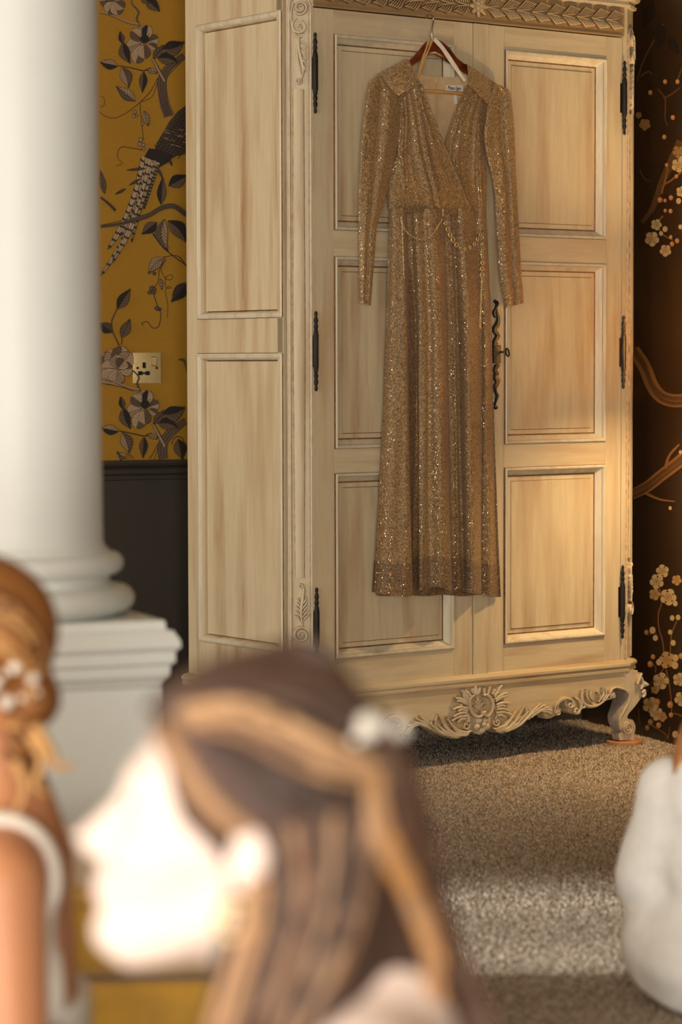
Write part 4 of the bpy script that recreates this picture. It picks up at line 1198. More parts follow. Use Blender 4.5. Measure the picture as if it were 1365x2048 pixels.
ker = np.array([.12, .76, .12])
for c in range(5): Ai[1:-1, c] = np.convolve(Ai[:, c], ker, 'valid')
YW, YM = 417.0, 640.0
NV = 64


def skirt_row(t):
    """t 0 waist .. 1 hem"""
    row = []
    for k, (xw, xm, xh, w, yh) in enumerate(Ai):
        y = YW + (yh - YW) * t
        if y < YM: q = (y - YW) / (YM - YW); x = xw + (xm - xw) * q
        else: q = (y - YM) / (yh - YM); x = xm + (xh - xm) * q ** 1.25
        amp = 0.48 + 0.52 * min(1, max(0, (t) / 0.42)) ** 0.8
        base = 0.044 - 0.006 * t
        edge = min(k, len(Ai) - 1 - k) / 5.0
        ww = base + (w - 0.048) * amp * 1.85
        if edge < 1: ww = 0.016 + (ww - 0.016) * math.sqrt(max(0, edge)) if w < .05 else ww
        ww += 0.0016 * math.sin(k * 0.9 + t * 9) * t
        row.append(F(x, y, max(0.010, ww)))
    return row


HEMT = 0.918
rows = [skirt_row(t) for t in np.linspace(0, HEMT, NV)]
m = LB(do); m.grid(rows)
skirt = m.obj('skirt', 'lame', DR, 180)
hrows = [skirt_row(t) for t in np.linspace(HEMT, 1.0, 8)]
hrows = [[Vector((p.x, p.y - 0.0008, p.z)) for p in r] for r in hrows]
m = LB(do); m.grid(hrows); m.grid([hrows[-1]] + [[Vector((p.x, p.y + 0.003, p.z + 0.0006)) for p in r] for r in hrows[::-1]])
m.obj('hem_band', 'lame_dark', skirt, 180)
# back of the skirt, behind the front folds
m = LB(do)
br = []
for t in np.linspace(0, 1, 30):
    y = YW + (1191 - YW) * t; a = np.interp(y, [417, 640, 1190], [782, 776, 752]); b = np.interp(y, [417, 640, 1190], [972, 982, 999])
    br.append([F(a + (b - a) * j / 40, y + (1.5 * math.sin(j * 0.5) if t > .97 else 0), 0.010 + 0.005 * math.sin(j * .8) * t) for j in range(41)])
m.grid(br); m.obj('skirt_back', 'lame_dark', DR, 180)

# ---- bodice
RID = ((0.10, 0.05, 0.8), (0.24, 0.055, 1.0), (0.36, 0.035, 0.6), (0.50, 0.06, 1.1), (0.66, 0.04, 0.8), (0.76, 0.03, 0.5), (0.90, 0.05, 0.7))


def gath(s, t, n, ph, amp):
    v = 0.0
    for k, (c, w, a) in enumerate(RID):
        d = s - c - 0.05 * math.sin(2.2 * t + k * 1.7 + ph * 6)
        v += a * math.exp(-(d / (w * (0.55 if d > 0 else 1.25))) ** 2) * (0.55 + 0.45 * math.sin(1.3 * k + ph * 9 + 2.6 * t))
    return amp * v


lf = sheet([(798, 190), (800, 226), (800, 262), (797, 300), (800, 340), (804, 382), (807, 418)], [(843, 168), (855, 205), (869, 242), (882, 275), (894, 303), (919, 363), (942, 421)],
           lambda s, t: 0.052 - 0.018 * (1 - s) ** 3 + 0.010 * math.sin(math.pi * t) + gath(s + 0.1 * t, t, 5.5, .1, 0.017) * (0.4 + 0.6 * math.sin(math.pi * min(1, t + .05))), 66, 40)
m = LB(do); solid(m, lf, 0.002); m.obj('bodice_front', 'lame', DR, 60)
m = LB(do)
edge = [r[-1] for r in lf]; m.tube([Vector((p.x, p.y - 0.0005, p.z)) for p in edge], 0.0028, 6); m.obj('neck_binding', 'lame', DR, 180)
rf = sheet([(936, 170), (924, 195), (914, 218), (904, 250), (893, 292), (900, 350), (925, 425)], [(976, 206), (970, 240), (967, 272), (971, 315), (974, 350), (974, 390), (973, 426)],
           lambda s, t: 0.040 + 0.008 * math.sin(math.pi * t) - 0.014 * s ** 3 + gath(s, -t, 4.5, .3, 0.017) * (0.45 + 0.55 * math.sin(math.pi * min(1, t + .05))), 60, 40)
m = LB(do); solid(m, rf, 0.002); m.obj('bodice_underlap', 'lame', DR, 60)
m = LB(do); m.tube([Vector((p.x, p.y - 0.0005, p.z)) for p in [r[0] for r in rf][:30]], 0.0026, 6); m.obj('neck_binding', 'lame', DR, 180)
sl = sheet([(796, 292), (788, 325), (779, 360), (776, 385), (778, 418)], [(799, 296), (801, 330), (803, 362), (806, 390), (810, 420)], lambda s, t: 0.022 + 0.022 * math.sqrt(s), 14, 20)
m = LB(do); solid(m, sl, 0.002); m.obj('side_panel', 'lame', DR, 60)
# waist inset under the belt
wi = sheet([(806, 414), (806, 425)], [(944, 417), (946, 430)], lambda s, t: 0.052 + 0.004 * math.sin(s * 3.1) - 0.002 * t, 40, 6)
m = LB(do); solid(m, wi, 0.002); m.obj('waist_seam', 'lame_dark', DR, 60)
# back and lining seen through the neckline
bk = sheet([(826, 133), (808, 180), (802, 260), (803, 340), (806, 416)], [(937, 145), (952, 185), (962, 260), (966, 340), (968, 420)], lambda s, t: 0.016 - 0.004 * math.sin(math.pi * s), 30, 30)
for j in range(31):      # scooped back neck
    s_ = j / 30; y = 150 + 8 * math.sin(math.pi * min(1, max(0, (s_ - 0.05) / 0.9)))
    for i in range(31):
        if i * 9.4 + 135 < y: bk[i][j] = F(np.interp(s_, [0, 1], [836, 932]), y - 1 + i * 0.05, 0.016 - 0.004 * math.sin(math.pi * s_))
m = LB(do); solid(m, bk, 0.002); ln = m.obj('back_lining', 'lining', DR, 60)
m = LB(do)
for x in (872.0, 875.5): m.tube([F(x, 158, 0.0185), F(x + .5, 210, 0.0185), F(x + 1, 300, 0.0185)], 0.0008, 5)
m.tube([F(873.5, 157, .020), F(873.5, 165, .020)], 0.003, 6); m.obj('zip_seam', 'lining', DR, 80)
# sewn-in label with its lettering
m = LB(do); p = [F(893, 170, .0195), F(927, 171, .0195), F(926.5, 183, .0195), F(892.5, 181, .0195)]
m.add(p + [Vector((q.x, q.y + .001, q.z)) for q in p], [(0, 1, 2, 3), (7, 6, 5, 4), (0, 4, 5, 1), (1, 5, 6, 2), (2, 6, 7, 3), (3, 7, 4, 0)]); lab = m.obj('label_tag', 'label', DR)
m = LB(do); p = [F(908, 190, .0195), F(914, 190, .0195), F(916, 208, .0195), F(910, 208, .0195)]
m.add(p + [Vector((q.x, q.y + .001, q.z)) for q in p], [(0, 1, 2, 3), (7, 6, 5, 4), (0, 4, 5, 1), (1, 5, 6, 2), (2, 6, 7, 3), (3, 7, 4, 0)]); m.obj('care_tag', 'label', DR)
tc = bpy.data.curves.new('lettering', 'FONT'); tc.body = 'Phase Eight'; tc.size = 0.0125; tc.shear = 0.35; tc.offset = 0.0002
to = bpy.data.objects.new('tmp', tc); COL.objects.link(to); bpy.context.view_layer.update()
tm = bpy.data.meshes.new_from_object(to.evaluated_get(bpy.context.evaluated_depsgraph_get())); bpy.data.objects.remove(to)
bpy.data.curves.remove(tc)
for v in tm.vertices: v.co = Vector((v.co.x * 0.86, 0, v.co.y * 1.1))
tm.materials.clear(); tm.materials.append(MAT['ink']); lo = bpy.data.objects.new('lettering', tm); COL.objects.link(lo); lo.parent = lab; lo.location = F(895.5, 178.5, 0.0202) - do
# yokes
for outer, (left, right) in enumerate((([(760, 150), (775, 168), (797.5, 192)], [(818, 119), (829, 142), (842, 166)]), ([(936, 129), (938, 152), (941, 173)], [(996, 169), (988, 188), (976, 207)]))):
    y = sheet(left, right, lambda s, t: 0.047 - 0.012 * (s if outer else 1 - s) ** 2 + 0.014 * math.sin(math.pi / 2 * t) + 0.002 * math.sin(math.pi * s), 18, 14)
    m = LB(do); solid(m, y, 0.002)
    y2 = [[Vector((p.x, p.y + (0.026 * k / 4), p.z + 0.003 * math.sin(math.pi * k / 4))) for p in y[0]] for k in range(5)]
    m.grid(y2); m.obj('shoulder_yoke', 'lame_light', DR, 60)


# ---- sleeves: closed flattened tubes with a soft crease
def sleeve(lo, ro, crease, w0, name):
    nv, nu = 56, 34
    L = bez(lo, 10); R_ = bez(ro, 10)
    L = [L[int(round(i * (len(L) - 1) / nv))] for i in range(nv + 1)]; R_ = [R_[int(round(i * (len(R_) - 1) / nv))] for i in range(nv + 1)]
    m = LB(do); rows = []
    for i in range(nv + 1):
        t = i / nv; row = []
        for j in range(nu):
            a = 2 * math.pi * j / nu; s = 0.5 - 0.5 * math.cos(a); fr_ = math.sin(a)
            cx = crease(t); d = s - cx
            h = (0.020 if fr_ > 0 else 0.010) * abs(fr_) ** 0.7 * (1 if fr_ > 0 else -1)
            if fr_ > 0: h -= 0.017 * math.exp(-((d - 0.07) / 0.08) ** 2) * min(1, t * 6); h += 0.003 * math.sin(9 * s + 5 * t) * min(1, t * 4)
            row.append(F(L[i][0] + (R_[i][0] - L[i][0]) * s, L[i][1] + (R_[i][1] - L[i][1]) * s, w0(t) + h))
        rows.append(row)
    m.grid(rows, True); m.add(rows[0], [tuple(range(nu))])
    # inside of the cuff
    c_ = sum((Vector(p) for p in rows[-1]), Vector()) / nu
    inn = [[Vector(p) + (c_ - Vector(p)) * 0.08 for p in rows[-1]], [Vector(p) + (c_ - Vector(p)) * 0.1 + Vector((0, 0, 0.05)) for p in rows[-1]]]
    m.grid([rows[-1]] + inn, True)
    return m.obj(name, 'lame', DR, 180)


sleeve([(757, 150), (744, 160), (737, 172), (732, 198), (727, 245), (723, 290), (720, 340), (718, 390), (717.5, 440), (718, 485), (719, 545), (720, 605)],
       [(764, 152), (779, 172), (798, 193), (801, 230), (800, 262), (796, 296), (786, 340), (775, 382), (768, 410), (755, 450), (749, 520), (742, 611)], lambda t: 0.40 - 0.05 * t + 0.16 * t * t, lambda t: 0.034 + 0.004 * math.sin(3 * t), 'sleeve')
sleeve([(988, 168), (983, 190), (976, 208), (971, 240), (968, 272), (974, 315), (984, 352), (990, 395), (992, 430), (995, 490), (999, 550), (1010, 616)],
       [(998, 169), (1012, 176), (1021, 185), (1026, 215), (1029, 250), (1031, 290), (1033, 345), (1035.5, 400), (1038, 450), (1041, 499), (1044, 550), (1048.5, 606)], lambda t: 0.62 - 0.1 * t, lambda t: 0.034 + 0.004 * math.sin(3 * t), 'sleeve')

# ---- hanging ribbons
def ribbon(pts, wpx, w, mat):
    m = LB(do); rows = []
    P = bez(pts, 6)
    for i, (x, y) in enumerate(P):
        x0, y0 = P[max(0, i - 1)]; x1, y1 = P[min(len(P) - 1, i + 1)]; l = math.hypot(x1 - x0, y1 - y0); nx, ny = -(y1 - y0) / l * wpx / 2, (x1 - x0) / l * wpx / 2
        k = 0.6 + 0.4 * abs(math.cos(i * 0.25))
        rows.append([F(x + nx * k, y + ny * k, w), F(x, y, w + 0.0012), F(x - nx * k, y - ny * k, w)])
    solid(m, rows, 0.0006); return m.obj('hanging_ribbon', mat, DR, 60)


ribbon([(860, 79), (853, 98), (846, 120), (838, 152)], 5, 0.058, 'ribbon_tan')
ribbon([(866, 78), (859, 97), (848, 123), (837, 153)], 4, 0.060, 'ribbon_tan')
ribbon([(869, 77), (885, 97), (905, 125), (931, 162)], 8, 0.058, 'ribbon')
ribbon([(875, 80), (892, 100), (910, 128), (931, 160)], 4, 0.060, 'ribbon')

# ================================================================== CHAIN BELT
CB, cbo = wempty('chain_belt', 900, 655, 0.08)
tag(CB, 'gold chain belt of ring links looped across the waist of the dress', 'belt')
ZZ = lambda x, y: (780 + x / 4.875, 380 + y / 4.875)
ringm = LB(Vector((0, 0, 0))); ringm.torus(Matrix.Rotation(math.pi / 2, 4, 'X'), 0.0056, 0.0019, 18, 8); r0 = ringm.obj('ring_link', 'gold', CB, 180)
ovm = LB(Vector((0, 0, 0))); ovm.torus(Matrix.Rotation(math.pi / 2, 4, 'X') @ Matrix.Scale(0.5, 4, (0, 1, 0)), 0.0050, 0.0014, 14, 6); o0 = ovm.obj('oval_link', 'gold', CB, 180)
tim = LB(Vector((0, 0, 0))); tim.torus(Matrix.Rotation(math.pi / 2, 4, 'X') @ Matrix.Scale(0.55, 4, (0, 1, 0)), 0.0034, 0.0012, 12, 6); t0_ = tim.obj('small_link', 'gold', CB, 180)
used = set()


def put(proto, px, py, w, roll=0.0, tilt=0.0, sc=1.0):
    if proto.name not in used: o = proto; used.add(proto.name)
    else: o = bpy.data.objects.new(proto.name.split('.')[0], proto.data); COL.objects.link(o); o.parent = CB
    o.location = F(px, py, w) - cbo; o.rotation_euler = (0, roll, tilt); o.scale = (sc,) * 3


RG = [(545, 325, .9), (567, 380, 1), (590, 437, 1.08), (618, 485, 1.12), (653, 532, 1.08), (692, 563, 1), (738, 573, .9), (785, 555, .85), (826, 525, .85), (857, 480, .85), (885, 435, .8)]
for i, (x, y, s_) in enumerate(RG): put(r0, *ZZ(x, y), 0.092 - 0.0004 * i, 0, (0.0 if i < 5 else 1.0 - 0.1 * i), s_)
for i, (x, y) in enumerate([(910, 462), (908, 525), (907, 588), (906, 650), (905, 708), (902, 768), (900, 828)]): put(r0, *ZZ(x, y), 0.084, 0, (1.0 if i < 2 else 0.35 if i < 4 else 0.1), 0.9 + 0.04 * i)
for i, (x, y) in enumerate([(520, 200), (520, 240)]): put(o0, *ZZ(x, y), 0.088, math.pi / 2, 0)
Lc = bez([ZZ(*p) for p in [(110, 260), (125, 345), (165, 405), (215, 452), (290, 482), (350, 478), (405, 445), (450, 390), (480, 340), (515, 280)]], 3)
for i in range(len(Lc) - 1):
    (x, y), (x2, y2) = Lc[i], Lc[i + 1]; mx, my = (x + x2) / 2, (y + y2) / 2
    put(o0, mx, my, 0.088, math.atan2(y2 - y, x2 - x), 0 if i % 2 else 0.4, 0.85)
for i in range(22): put(o0 if i % 2 else t0_, 805 + 3.2 * i / 21, 455 + 93 * i / 21, 0.086, math.pi / 2 + random.uniform(-.2, .2), 0.3, 0.75)
for i in range(34): put(t0_, 964.5 - 3.5 * i / 33 + (0.5 if i % 2 else -0.5), 558 + 97 * i / 33, 0.084, math.pi / 2 + random.uniform(-.5, .5), random.uniform(-.6, .6), 0.95)

# ================================================================== WALL SOCKET
sx0, sz0 = wl(265.5, 767); sx1, sz1 = wl(321.5, 705)
SK = empty('wall_socket', ((sx0 + sx1) / 2, Y1, sz0)); W_, H_ = sx1 - sx0, sz1 - sz0
tag(SK, 'brass single plug socket with switch on the yellow wallpaper', 'socket')
bm_ = MB(); bm_.box(-W_ / 2, W_ / 2, -0.0045, 0.0, 0, H_, 0.0035); bm_.obj('plate', 'brass', SK, 40)


def sk(x, y): return (-W_ / 2 + W_ * (x - 253) / 163, H_ * (1 - (y - 787) / 184))


a = sk(308, 846); b = sk(327, 880); MB().box(a[0], b[0], -0.0050, -0.0040, b[1], a[1], 0.0004).obj('earth_slot', 'blackplastic', SK)
for xa, xb in ((282, 308), (324, 350)):
    a = sk(xa, 898); b = sk(xb, 922); MB().box(a[0], b[0], -0.0050, -0.0040, b[1], a[1], 0.0004).obj('pin_slot', 'blackplastic', SK)
a = sk(306, 905); b = sk(326, 915); MB().box(a[0], b[0], -0.0049, -0.0040, b[1], a[1], 0.0004).obj('slot_bridge', 'blackplastic', SK)
a = sk(360, 811); b = sk(390, 868); MB().box(a[0], b[0], -0.0047, -0.0040, b[1], a[1], 0.0003).obj('switch_surround', 'hanger', SK)
m = MB(); a = sk(364, 815); b = sk(387, 864); m.prism([(a[0], b[1]), (b[0], b[1]), (b[0], a[1]), (a[0], a[1])], -0.0045, -0.0075); 
m.v = [(x, (y - 0.0035) if (z > (a[1] + b[1]) / 2 and y < -0.006) else y, z) for x, y, z in m.v]; m.obj('switch_rocker', 'brass', SK)
for x in (279, 390):
    c = sk(x, 879); m = MB(); m.lathe([(0.001, 0), (0.0042, 0.0002), (0.0042, 0.001), (0.001, 0.0012)], 0, 0, 12); m.v = [(c[0] + x_, -0.0043 - z_, c[1] + y_) for x_, y_, z_ in m.v]; m.obj('screw', 'hanger', SK)

# ================================================================== COLUMN
CD = 4.6; cc = at(28, 1000, CD); CL = empty('column', rw(cc.x, cc.y, 0))
tag(CL, 'round white column with moulded base standing on a square white pedestal', 'column')
pz = lambda y: EYE - (y - 725) * CD / FPX
pr = lambda x: (x - 28) * CD / FPX
MB().lathe([(pr(198), 2.95), (pr(200), 2.2), (pr(203), pz(725)), (pr(205), pz(1040)), (pr(206), pz(1082)), (pr(210), pz(1092)), (pr(217), pz(1098)), (pr(218), pz(1103))], 0, 0, 64).obj('shaft', 'white', CL, 40)
tor = [(pr(218), pz(1102)), (pr(222), pz(1103))] + [(pr(226) + pr(28 + 20) * math.sin(t * math.pi / 8), pz(1125) + (pz(1104) - pz(1125)) * math.cos(t * math.pi / 8)) for t in range(9)] + [(pr(222), pz(1148)), (pr(219), pz(1152)), (pr(218), pz(1158)), (pr(221), pz(1165)), (pr(228), pz(1168))]
tor += [(pr(240) + pr(28 + 28) * math.sin(t * math.pi / 8), pz(1196) + (pz(1170) - pz(1196)) * math.cos(t * math.pi / 8)) for t in range(9)] + [(pr(238), pz(1226)), (0.02, pz(1228))]
MB().lathe(tor, 0, 0, 64).obj('base_moulding', 'white', CL, 40)


def sq(prof, name):
    m = MB(); m.grid([[(a, a, z), (-a, a, z), (-a, -a, z), (a, -a, z)] for a, z in prof], True)
    m.add([(a, b, prof[0][1]) for a, b in ((prof[0][0],) * 2, (-prof[0][0], prof[0][0]), (-prof[0][0],) * 2, (prof[0][0], -prof[0][0]))], [(0, 1, 2, 3)])
    return m.obj(name, 'white', CL, 25)


hs = lambda x: (x - 28) / (1.302 * 1.055 * FPX / CD)
zc_ = lambda y: EYE - (y - 725) * (CD - 0.12) / FPX      # heights read at the near corner
sq([(hs(353), pz(1228)), (hs(356), zc_(1247)), (hs(357), zc_(1258)), (hs(362), zc_(1262)), (hs(374), zc_(1262)), (hs(377), zc_(1268)), (hs(386), zc_(1278)), (hs(389), zc_(1286)), (hs(389), zc_(1294)), (hs(384), zc_(1299)), (hs(377), zc_(1304)), (hs(377), zc_(1326)), (hs(372), zc_(1328)), (hs(366), zc_(1332)), (hs(364), zc_(1352)), (hs(352), zc_(1362)), (hs(346), zc_(1370)), (hs(346), zc_(1376))], 'pedestal_cap')
sq([(hs(346), zc_(1374)), (hs(346), 0.16), (hs(352), 0.15), (hs(362), 0.13), (hs(364), 0.0)], 'pedestal')

# ================================================================== PEOPLE
def smin(a, b, k):
    h = np.clip(0.5 + 0.5 * (b - a) / k, 0, 1); return b + (a - b) * h - k * h * (1 - h)


def cap(P, a, b, ra, rb):
    a = np.array(a, float); b = np.array(b, float); ab = b - a
    t = np.clip(((P - a) @ ab) / (ab @ ab), 0, 1)
    return np.linalg.norm(P - (a + t[..., None] * ab), axis=-1) - (ra + (rb - ra) * t)


def ell(P, c, r):
    q = (P - np.array(c)) / np.array(r); k0 = np.linalg.norm(q, axis=-1); k1 = np.linalg.norm(q / np.array(r), axis=-1) + 1e-9
    return k0 * (k0 - 1) / k1


def nets(fn, lo, hi, h):
    """surface of fn < 0 as one continuous mesh"""
    ax = [np.arange(lo[i], hi[i] + h, h) for i in range(3)]
    G = np.stack(np.meshgrid(*ax, indexing='ij'), -1); S = G.shape[:3]
    # coarse pass, then exact values only near the surface
    c = 3; ci = [np.unique(np.append(np.arange(0, s, c), s - 1)) for s in S]
    Cv = fn(G[np.ix_(*ci)]); Fv = np.empty(S); near = np.zeros(S, bool)
    ii = [np.clip(np.round(np.arange(s) / c).astype(int), 0, len(k) - 1) for s, k in zip(S, ci)]
    Fv[:] = Cv[np.ix_(*ii)]; near = np.abs(Fv) < c * h * 1.35
    Pn = G[near]; Fv[near] = np.concatenate([fn(Pn[k:k + 60000]) for k in range(0, len(Pn), 60000)])
    ins = Fv < 0
    n = tuple(s - 1 for s in S); acc = np.zeros(n + (3,)); cnt = np.zeros(n)
    for axis in range(3):
        o = [(0, 0, 0)] * 4
        others = [k for k in range(3) if k != axis]
        for da in (0, 1):
            for db in (0, 1):
                s0 = [0, 0, 0]; s0[others[0]] = da; s0[others[1]] = db; s1 = list(s0); s1[axis] = 1
                sl0 = tuple(slice(s0[k], s0[k] + n[k]) for k in range(3)); sl1 = tuple(slice(s1[k], s1[k] + n[k]) for k in range(3))
                f0, f1 = Fv[sl0], Fv[sl1]; cr = (f0 < 0) != (f1 < 0)
                t = np.where(cr, f0 / np.where(f0 == f1, 1, f0 - f1), 0)
                p = G[sl0] + t[..., None] * (G[sl1] - G[sl0])
                acc += np.where(cr[..., None], p, 0); cnt += cr
    act = cnt > 0; idx = -np.ones(n, int); idx[act] = np.arange(act.sum())
    V = acc[act] / cnt[act][:, None]; Fc = []
    for axis in range(3):
        o1, o2 = [k for k in range(3) if k != axis]
        sa = [slice(None)] * 3; sb = [slice(None)] * 3; sa[axis] = slice(0, S[axis] - 1); sb[axis] = slice(1, S[axis])
        ch = ins[tuple(sa)] != ins[tuple(sb)]; I = np.argwhere(ch)
        I = I[(I[:, o1] > 0) & (I[:, o2] > 0) & (I[:, o1] < n[o1]) & (I[:, o2] < n[o2])]
        e1 = np.eye(3, dtype=int)[o1]; e2 = np.eye(3, dtype=int)[o2]
        q = np.stack([idx[tuple((I - e1 - e2).T)], idx[tuple((I - e2).T)], idx[tuple(I.T)], idx[tuple((I - e1).T)]], 1)
        inside0 = ins[tuple(I.T)]; flip = inside0 if axis != 1 else ~inside0
        q[~flip] = q[~flip][:, ::-1]; Fc.append(q)
    Fc = np.concatenate(Fc); Fc = Fc[(Fc >= 0).all(1)]
    return V, Fc


def sdf_obj(fn, lo, hi, h, name, mat, parent, col=None):
    V, Fc = nets(fn, lo, hi, h)
    m = MB(); m.v = [tuple(p) for p in V]; m.f = [tuple(int(i) for i in f) for f in Fc]; m.c = [col] * len(m.f); m.mi = [0] * len(m.f)
    return m.obj(name, mat, parent, 180)


def stretch(P): return np.concatenate([np.where(P[..., :1] > 0, P[..., :1] / 1.08, P[..., :1]), P[..., 1:]], -1)


def head_sdf(P):
    P = stretch(P)
    d = ell(P, (-0.015, 0, 0.045), (0.097, 0.075, 0.088))
    d = smin(d, ell(P, (0.036, 0, -0.028), (0.060, 0.056, 0.088)), 0.03)
    d = smin(d, cap(P, (0.066, 0, -0.098), (0.078, 0, -0.100), 0.021, 0.015), 0.022)
    for s in (-1, 1):
        d = smin(d, cap(P, (0.0, s * 0.052, -0.058), (0.062, s * 0.016, -0.102), 0.016, 0.016), 0.02)
        d = smin(d, ell(P, (0.058, s * 0.036, -0.026), (0.026, 0.020, 0.022)), 0.02)
    d = smin(d, cap(P, (0.086, 0, 0.010), (0.109, 0, -0.028), 0.007, 0.0105), 0.012)
    for s in (-1, 1): d = smin(d, ell(P, (0.102, s * 0.010, -0.034), (0.011, 0.008, 0.008)), 0.008)
    d = smin(d, cap(P, (0.082, -0.03, 0.030), (0.082, 0.03, 0.030), 0.009, 0.009), 0.016)
    for s in (-1, 1): d = -smin(-d, ell(P, (0.092, s * 0.032, 0.012), (0.014, 0.017, 0.010)), 0.010)
    d = smin(d, ell(P, (0.089, 0, -0.060), (0.012, 0.020, 0.0065)), 0.006)
    d = smin(d, ell(P, (0.087, 0, -0.072), (0.012, 0.018, 0.0070)), 0.006)
    for s in (-1, 1):
        e = ell(P, (-0.006, s * 0.077, -0.004), (0.019, 0.008, 0.032)); e = -smin(-e, ell(P, (-0.002, s * 0.087, 0.000), (0.010, 0.006, 0.018)), 0.004)
        d = smin(d, e, 0.007)
    return d


def person(name, label, org, yaw, size, hyaw, htilt, skin_m, bare, robe_m, arm=0.0, robe_name='robe', puff=0.013, dz=0.0, extra=None, HO=(0.035, 0, 0.785)):
    """seated figure. body frame: X ahead, Y left, Z up from the floor; bare(Q) > 0 where the garment stops"""
    R0 = empty(name, org, yaw); tag(R0, label, 'person'); R0.scale = (size,) * 3
    HC = np.array(HO); HO = HC + np.array((0, 0, dz)); ch, sh = math.cos(hyaw), math.sin(hyaw); ct, st_ = math.cos(htilt), math.sin(htilt)
    Rm = np.array(((ch, -sh, 0), (sh, ch, 0), (0, 0, 1))) @ np.array(((ct, 0, -st_), (0, 1, 0), (st_, 0, ct)))   # head axes as columns

    def body(P):
        P = P - np.array((0, 0, 1.0)) * (dz * np.clip((P[..., 2:3] - 0.15) / (0.25 + dz), 0, 1))
        Q = (P - HC) @ Rm / 0.97
        d = head_sdf(Q) * 0.97
        nk = HC + Rm @ np.array((-0.028, 0, -0.06))
        d = smin(d, cap(P, nk, (-0.02, 0, 0.615), 0.050, 0.055), 0.02)
        t = ell(P, (0.0, 0, 0.46), (0.105, 0.150, 0.185))
        t = smin(t, cap(P, (-0.018, -0.125, 0.580), (-0.018, 0.125, 0.580), 0.052, 0.052), 0.05)
        t = smin(t, ell(P, (0.0, 0, 0.28), (0.105, 0.135, 0.16)), 0.06)
        t = smin(t, ell(P, (-0.02, 0, 0.13), (0.145, 0.180, 0.125)), 0.06)
        for s in (-1, 1): t = smin(t, ell(P, (0.085, s * 0.072, 0.44), (0.055, 0.062, 0.062)), 0.03)
        t = smin(t, cap(P, (-0.02, 0, 0.63), (-0.02, 0, 0.58), 0.055, 0.075), 0.04)
        d = smin(d, t, 0.03)
        for s in (-1, 1):
            sh_ = (-0.018, s * 0.165, 0.572); el = (-0.03 + arm, s * 0.225, 0.315); wr_ = (0.19, s * 0.12, 0.235)
            d = smin(d, cap(P, sh_, el, 0.052, 0.040), 0.025); d = smin(d, cap(P, el, wr_, 0.040, 0.026), 0.012)
            hp = np.array((0.235, s * 0.095, 0.222)); d = smin(d, cap(P, wr_, hp, 0.026, 0.024), 0.015)
            for k, L in enumerate((0.062, 0.075, 0.070, 0.056)):
                b = hp + np.array((0.012, s * (0.020 - 0.0145 * k), 0.0)); mdl = b + np.array((L * 0.6, -s * 0.012, 0.006)); d = smin(d, cap(P, b, mdl, 0.0095, 0.0085), 0.004)
                d = smin(d, cap(P, mdl, mdl + np.array((L * 0.4, -s * 0.012, -0.022)), 0.0085, 0.007), 0.003)
            tb = hp + np.array((-0.01, -s * 0.018, 0.008)); d = smin(d, cap(P, tb, tb + np.array((0.045, -s * 0.030, 0.012)), 0.010, 0.008), 0.006)
            kn = (0.40, s * 0.21, 0.17); an = (0.16, -s * 0.10, 0.062)
            d = smin(d, cap(P, (0.0, s * 0.105, 0.115), kn, 0.090, 0.060), 0.03); d = smin(d, cap(P, kn, an, 0.056, 0.038), 0.02)
            d = smin(d, cap(P, an, (0.26, -s * 0.13, 0.036), 0.032, 0.026), 0.02)
        return d
    b = sdf_obj(body, (-0.24, -0.32, -0.02), (0.50, 0.32, 0.95 + dz), 0.0072, 'body', skin_m, R0)

    def robe(P): 
        B = body(P); d = B - puff - 0.004 * np.sin(P[..., 2] * 38 + 5 * P[..., 1] + 3 * np.sin(P[..., 0] * 22)) * (P[..., 2] < .56)
        if extra: d = smin(d, extra(P), 0.04)
        Q = bare(P - np.array((0, 0, dz))); hands = np.minimum(0.175 - P[..., 0] + 0.5 * (P[..., 2] < 0.195), 1)
        return np.maximum(np.maximum(d, Q), np.maximum(-hands, -(B + 0.002)))
    g = sdf_obj(robe, (-0.28, -0.36, -0.02), (0.52, 0.36, 0.72 + dz), 0.0072, robe_name, robe_m, R0)
    for s in (-1, 1):
        e = HO + Rm @ np.array((0.0795, s * 0.031, 0.011)); eo = MB().sphere(tuple(e), 0.0125, 8).obj('eye', 'eye', R0, 180)
        e2 = HO + Rm @ np.array((0.0890, s * 0.032, 0.011)); MB().sphere(tuple(e2), 0.0052, 6).obj('iris', 'iris', eo, 180)
    lp = HO + Rm @ (np.array((0.0965, 0, -0.066)) * 0.97)
    m = MB(); rows = []
    for k in range(9):
        t = -1 + k / 4; q = [HO + Rm @ (np.array((0.1055 - 0.013 * t * t, 0.019 * t, z * (1 - 0.75 * t * t) - 0.0655)) * 0.97) for z in (0.007, 0.004, 0.0005, -0.005, -0.0085)]
        rows.append([tuple(v) for v in q])
    m.grid(rows); m.obj('lips', 'lip', R0, 180)
    return R0, body, HO, Rm


def place(head_px, head_py, depth, yaw_cam, size, HO=(0.035, 0, 0.785)):
    """origin on the floor so that the head centre falls at a given spot; yaw_cam: heading in the sight-line frame"""
    h = at(head_px, head_py, depth); wy = yaw_cam - ROOM
    off = Matrix.Rotation(wy, 3, 'Z') @ Vector((HO[0] * size, 0, 0))
    p = rw(h.x, h.y, 0) - off
    dz = (h.z - HO[2] * size) / size
    return Vector((p.x, p.y, 0.0)), wy, dz


def to_body(R0, p_cam):
    """sight-line point -> body frame"""
    w = rw(*p_cam); return R0.matrix_world.inverted() @ w


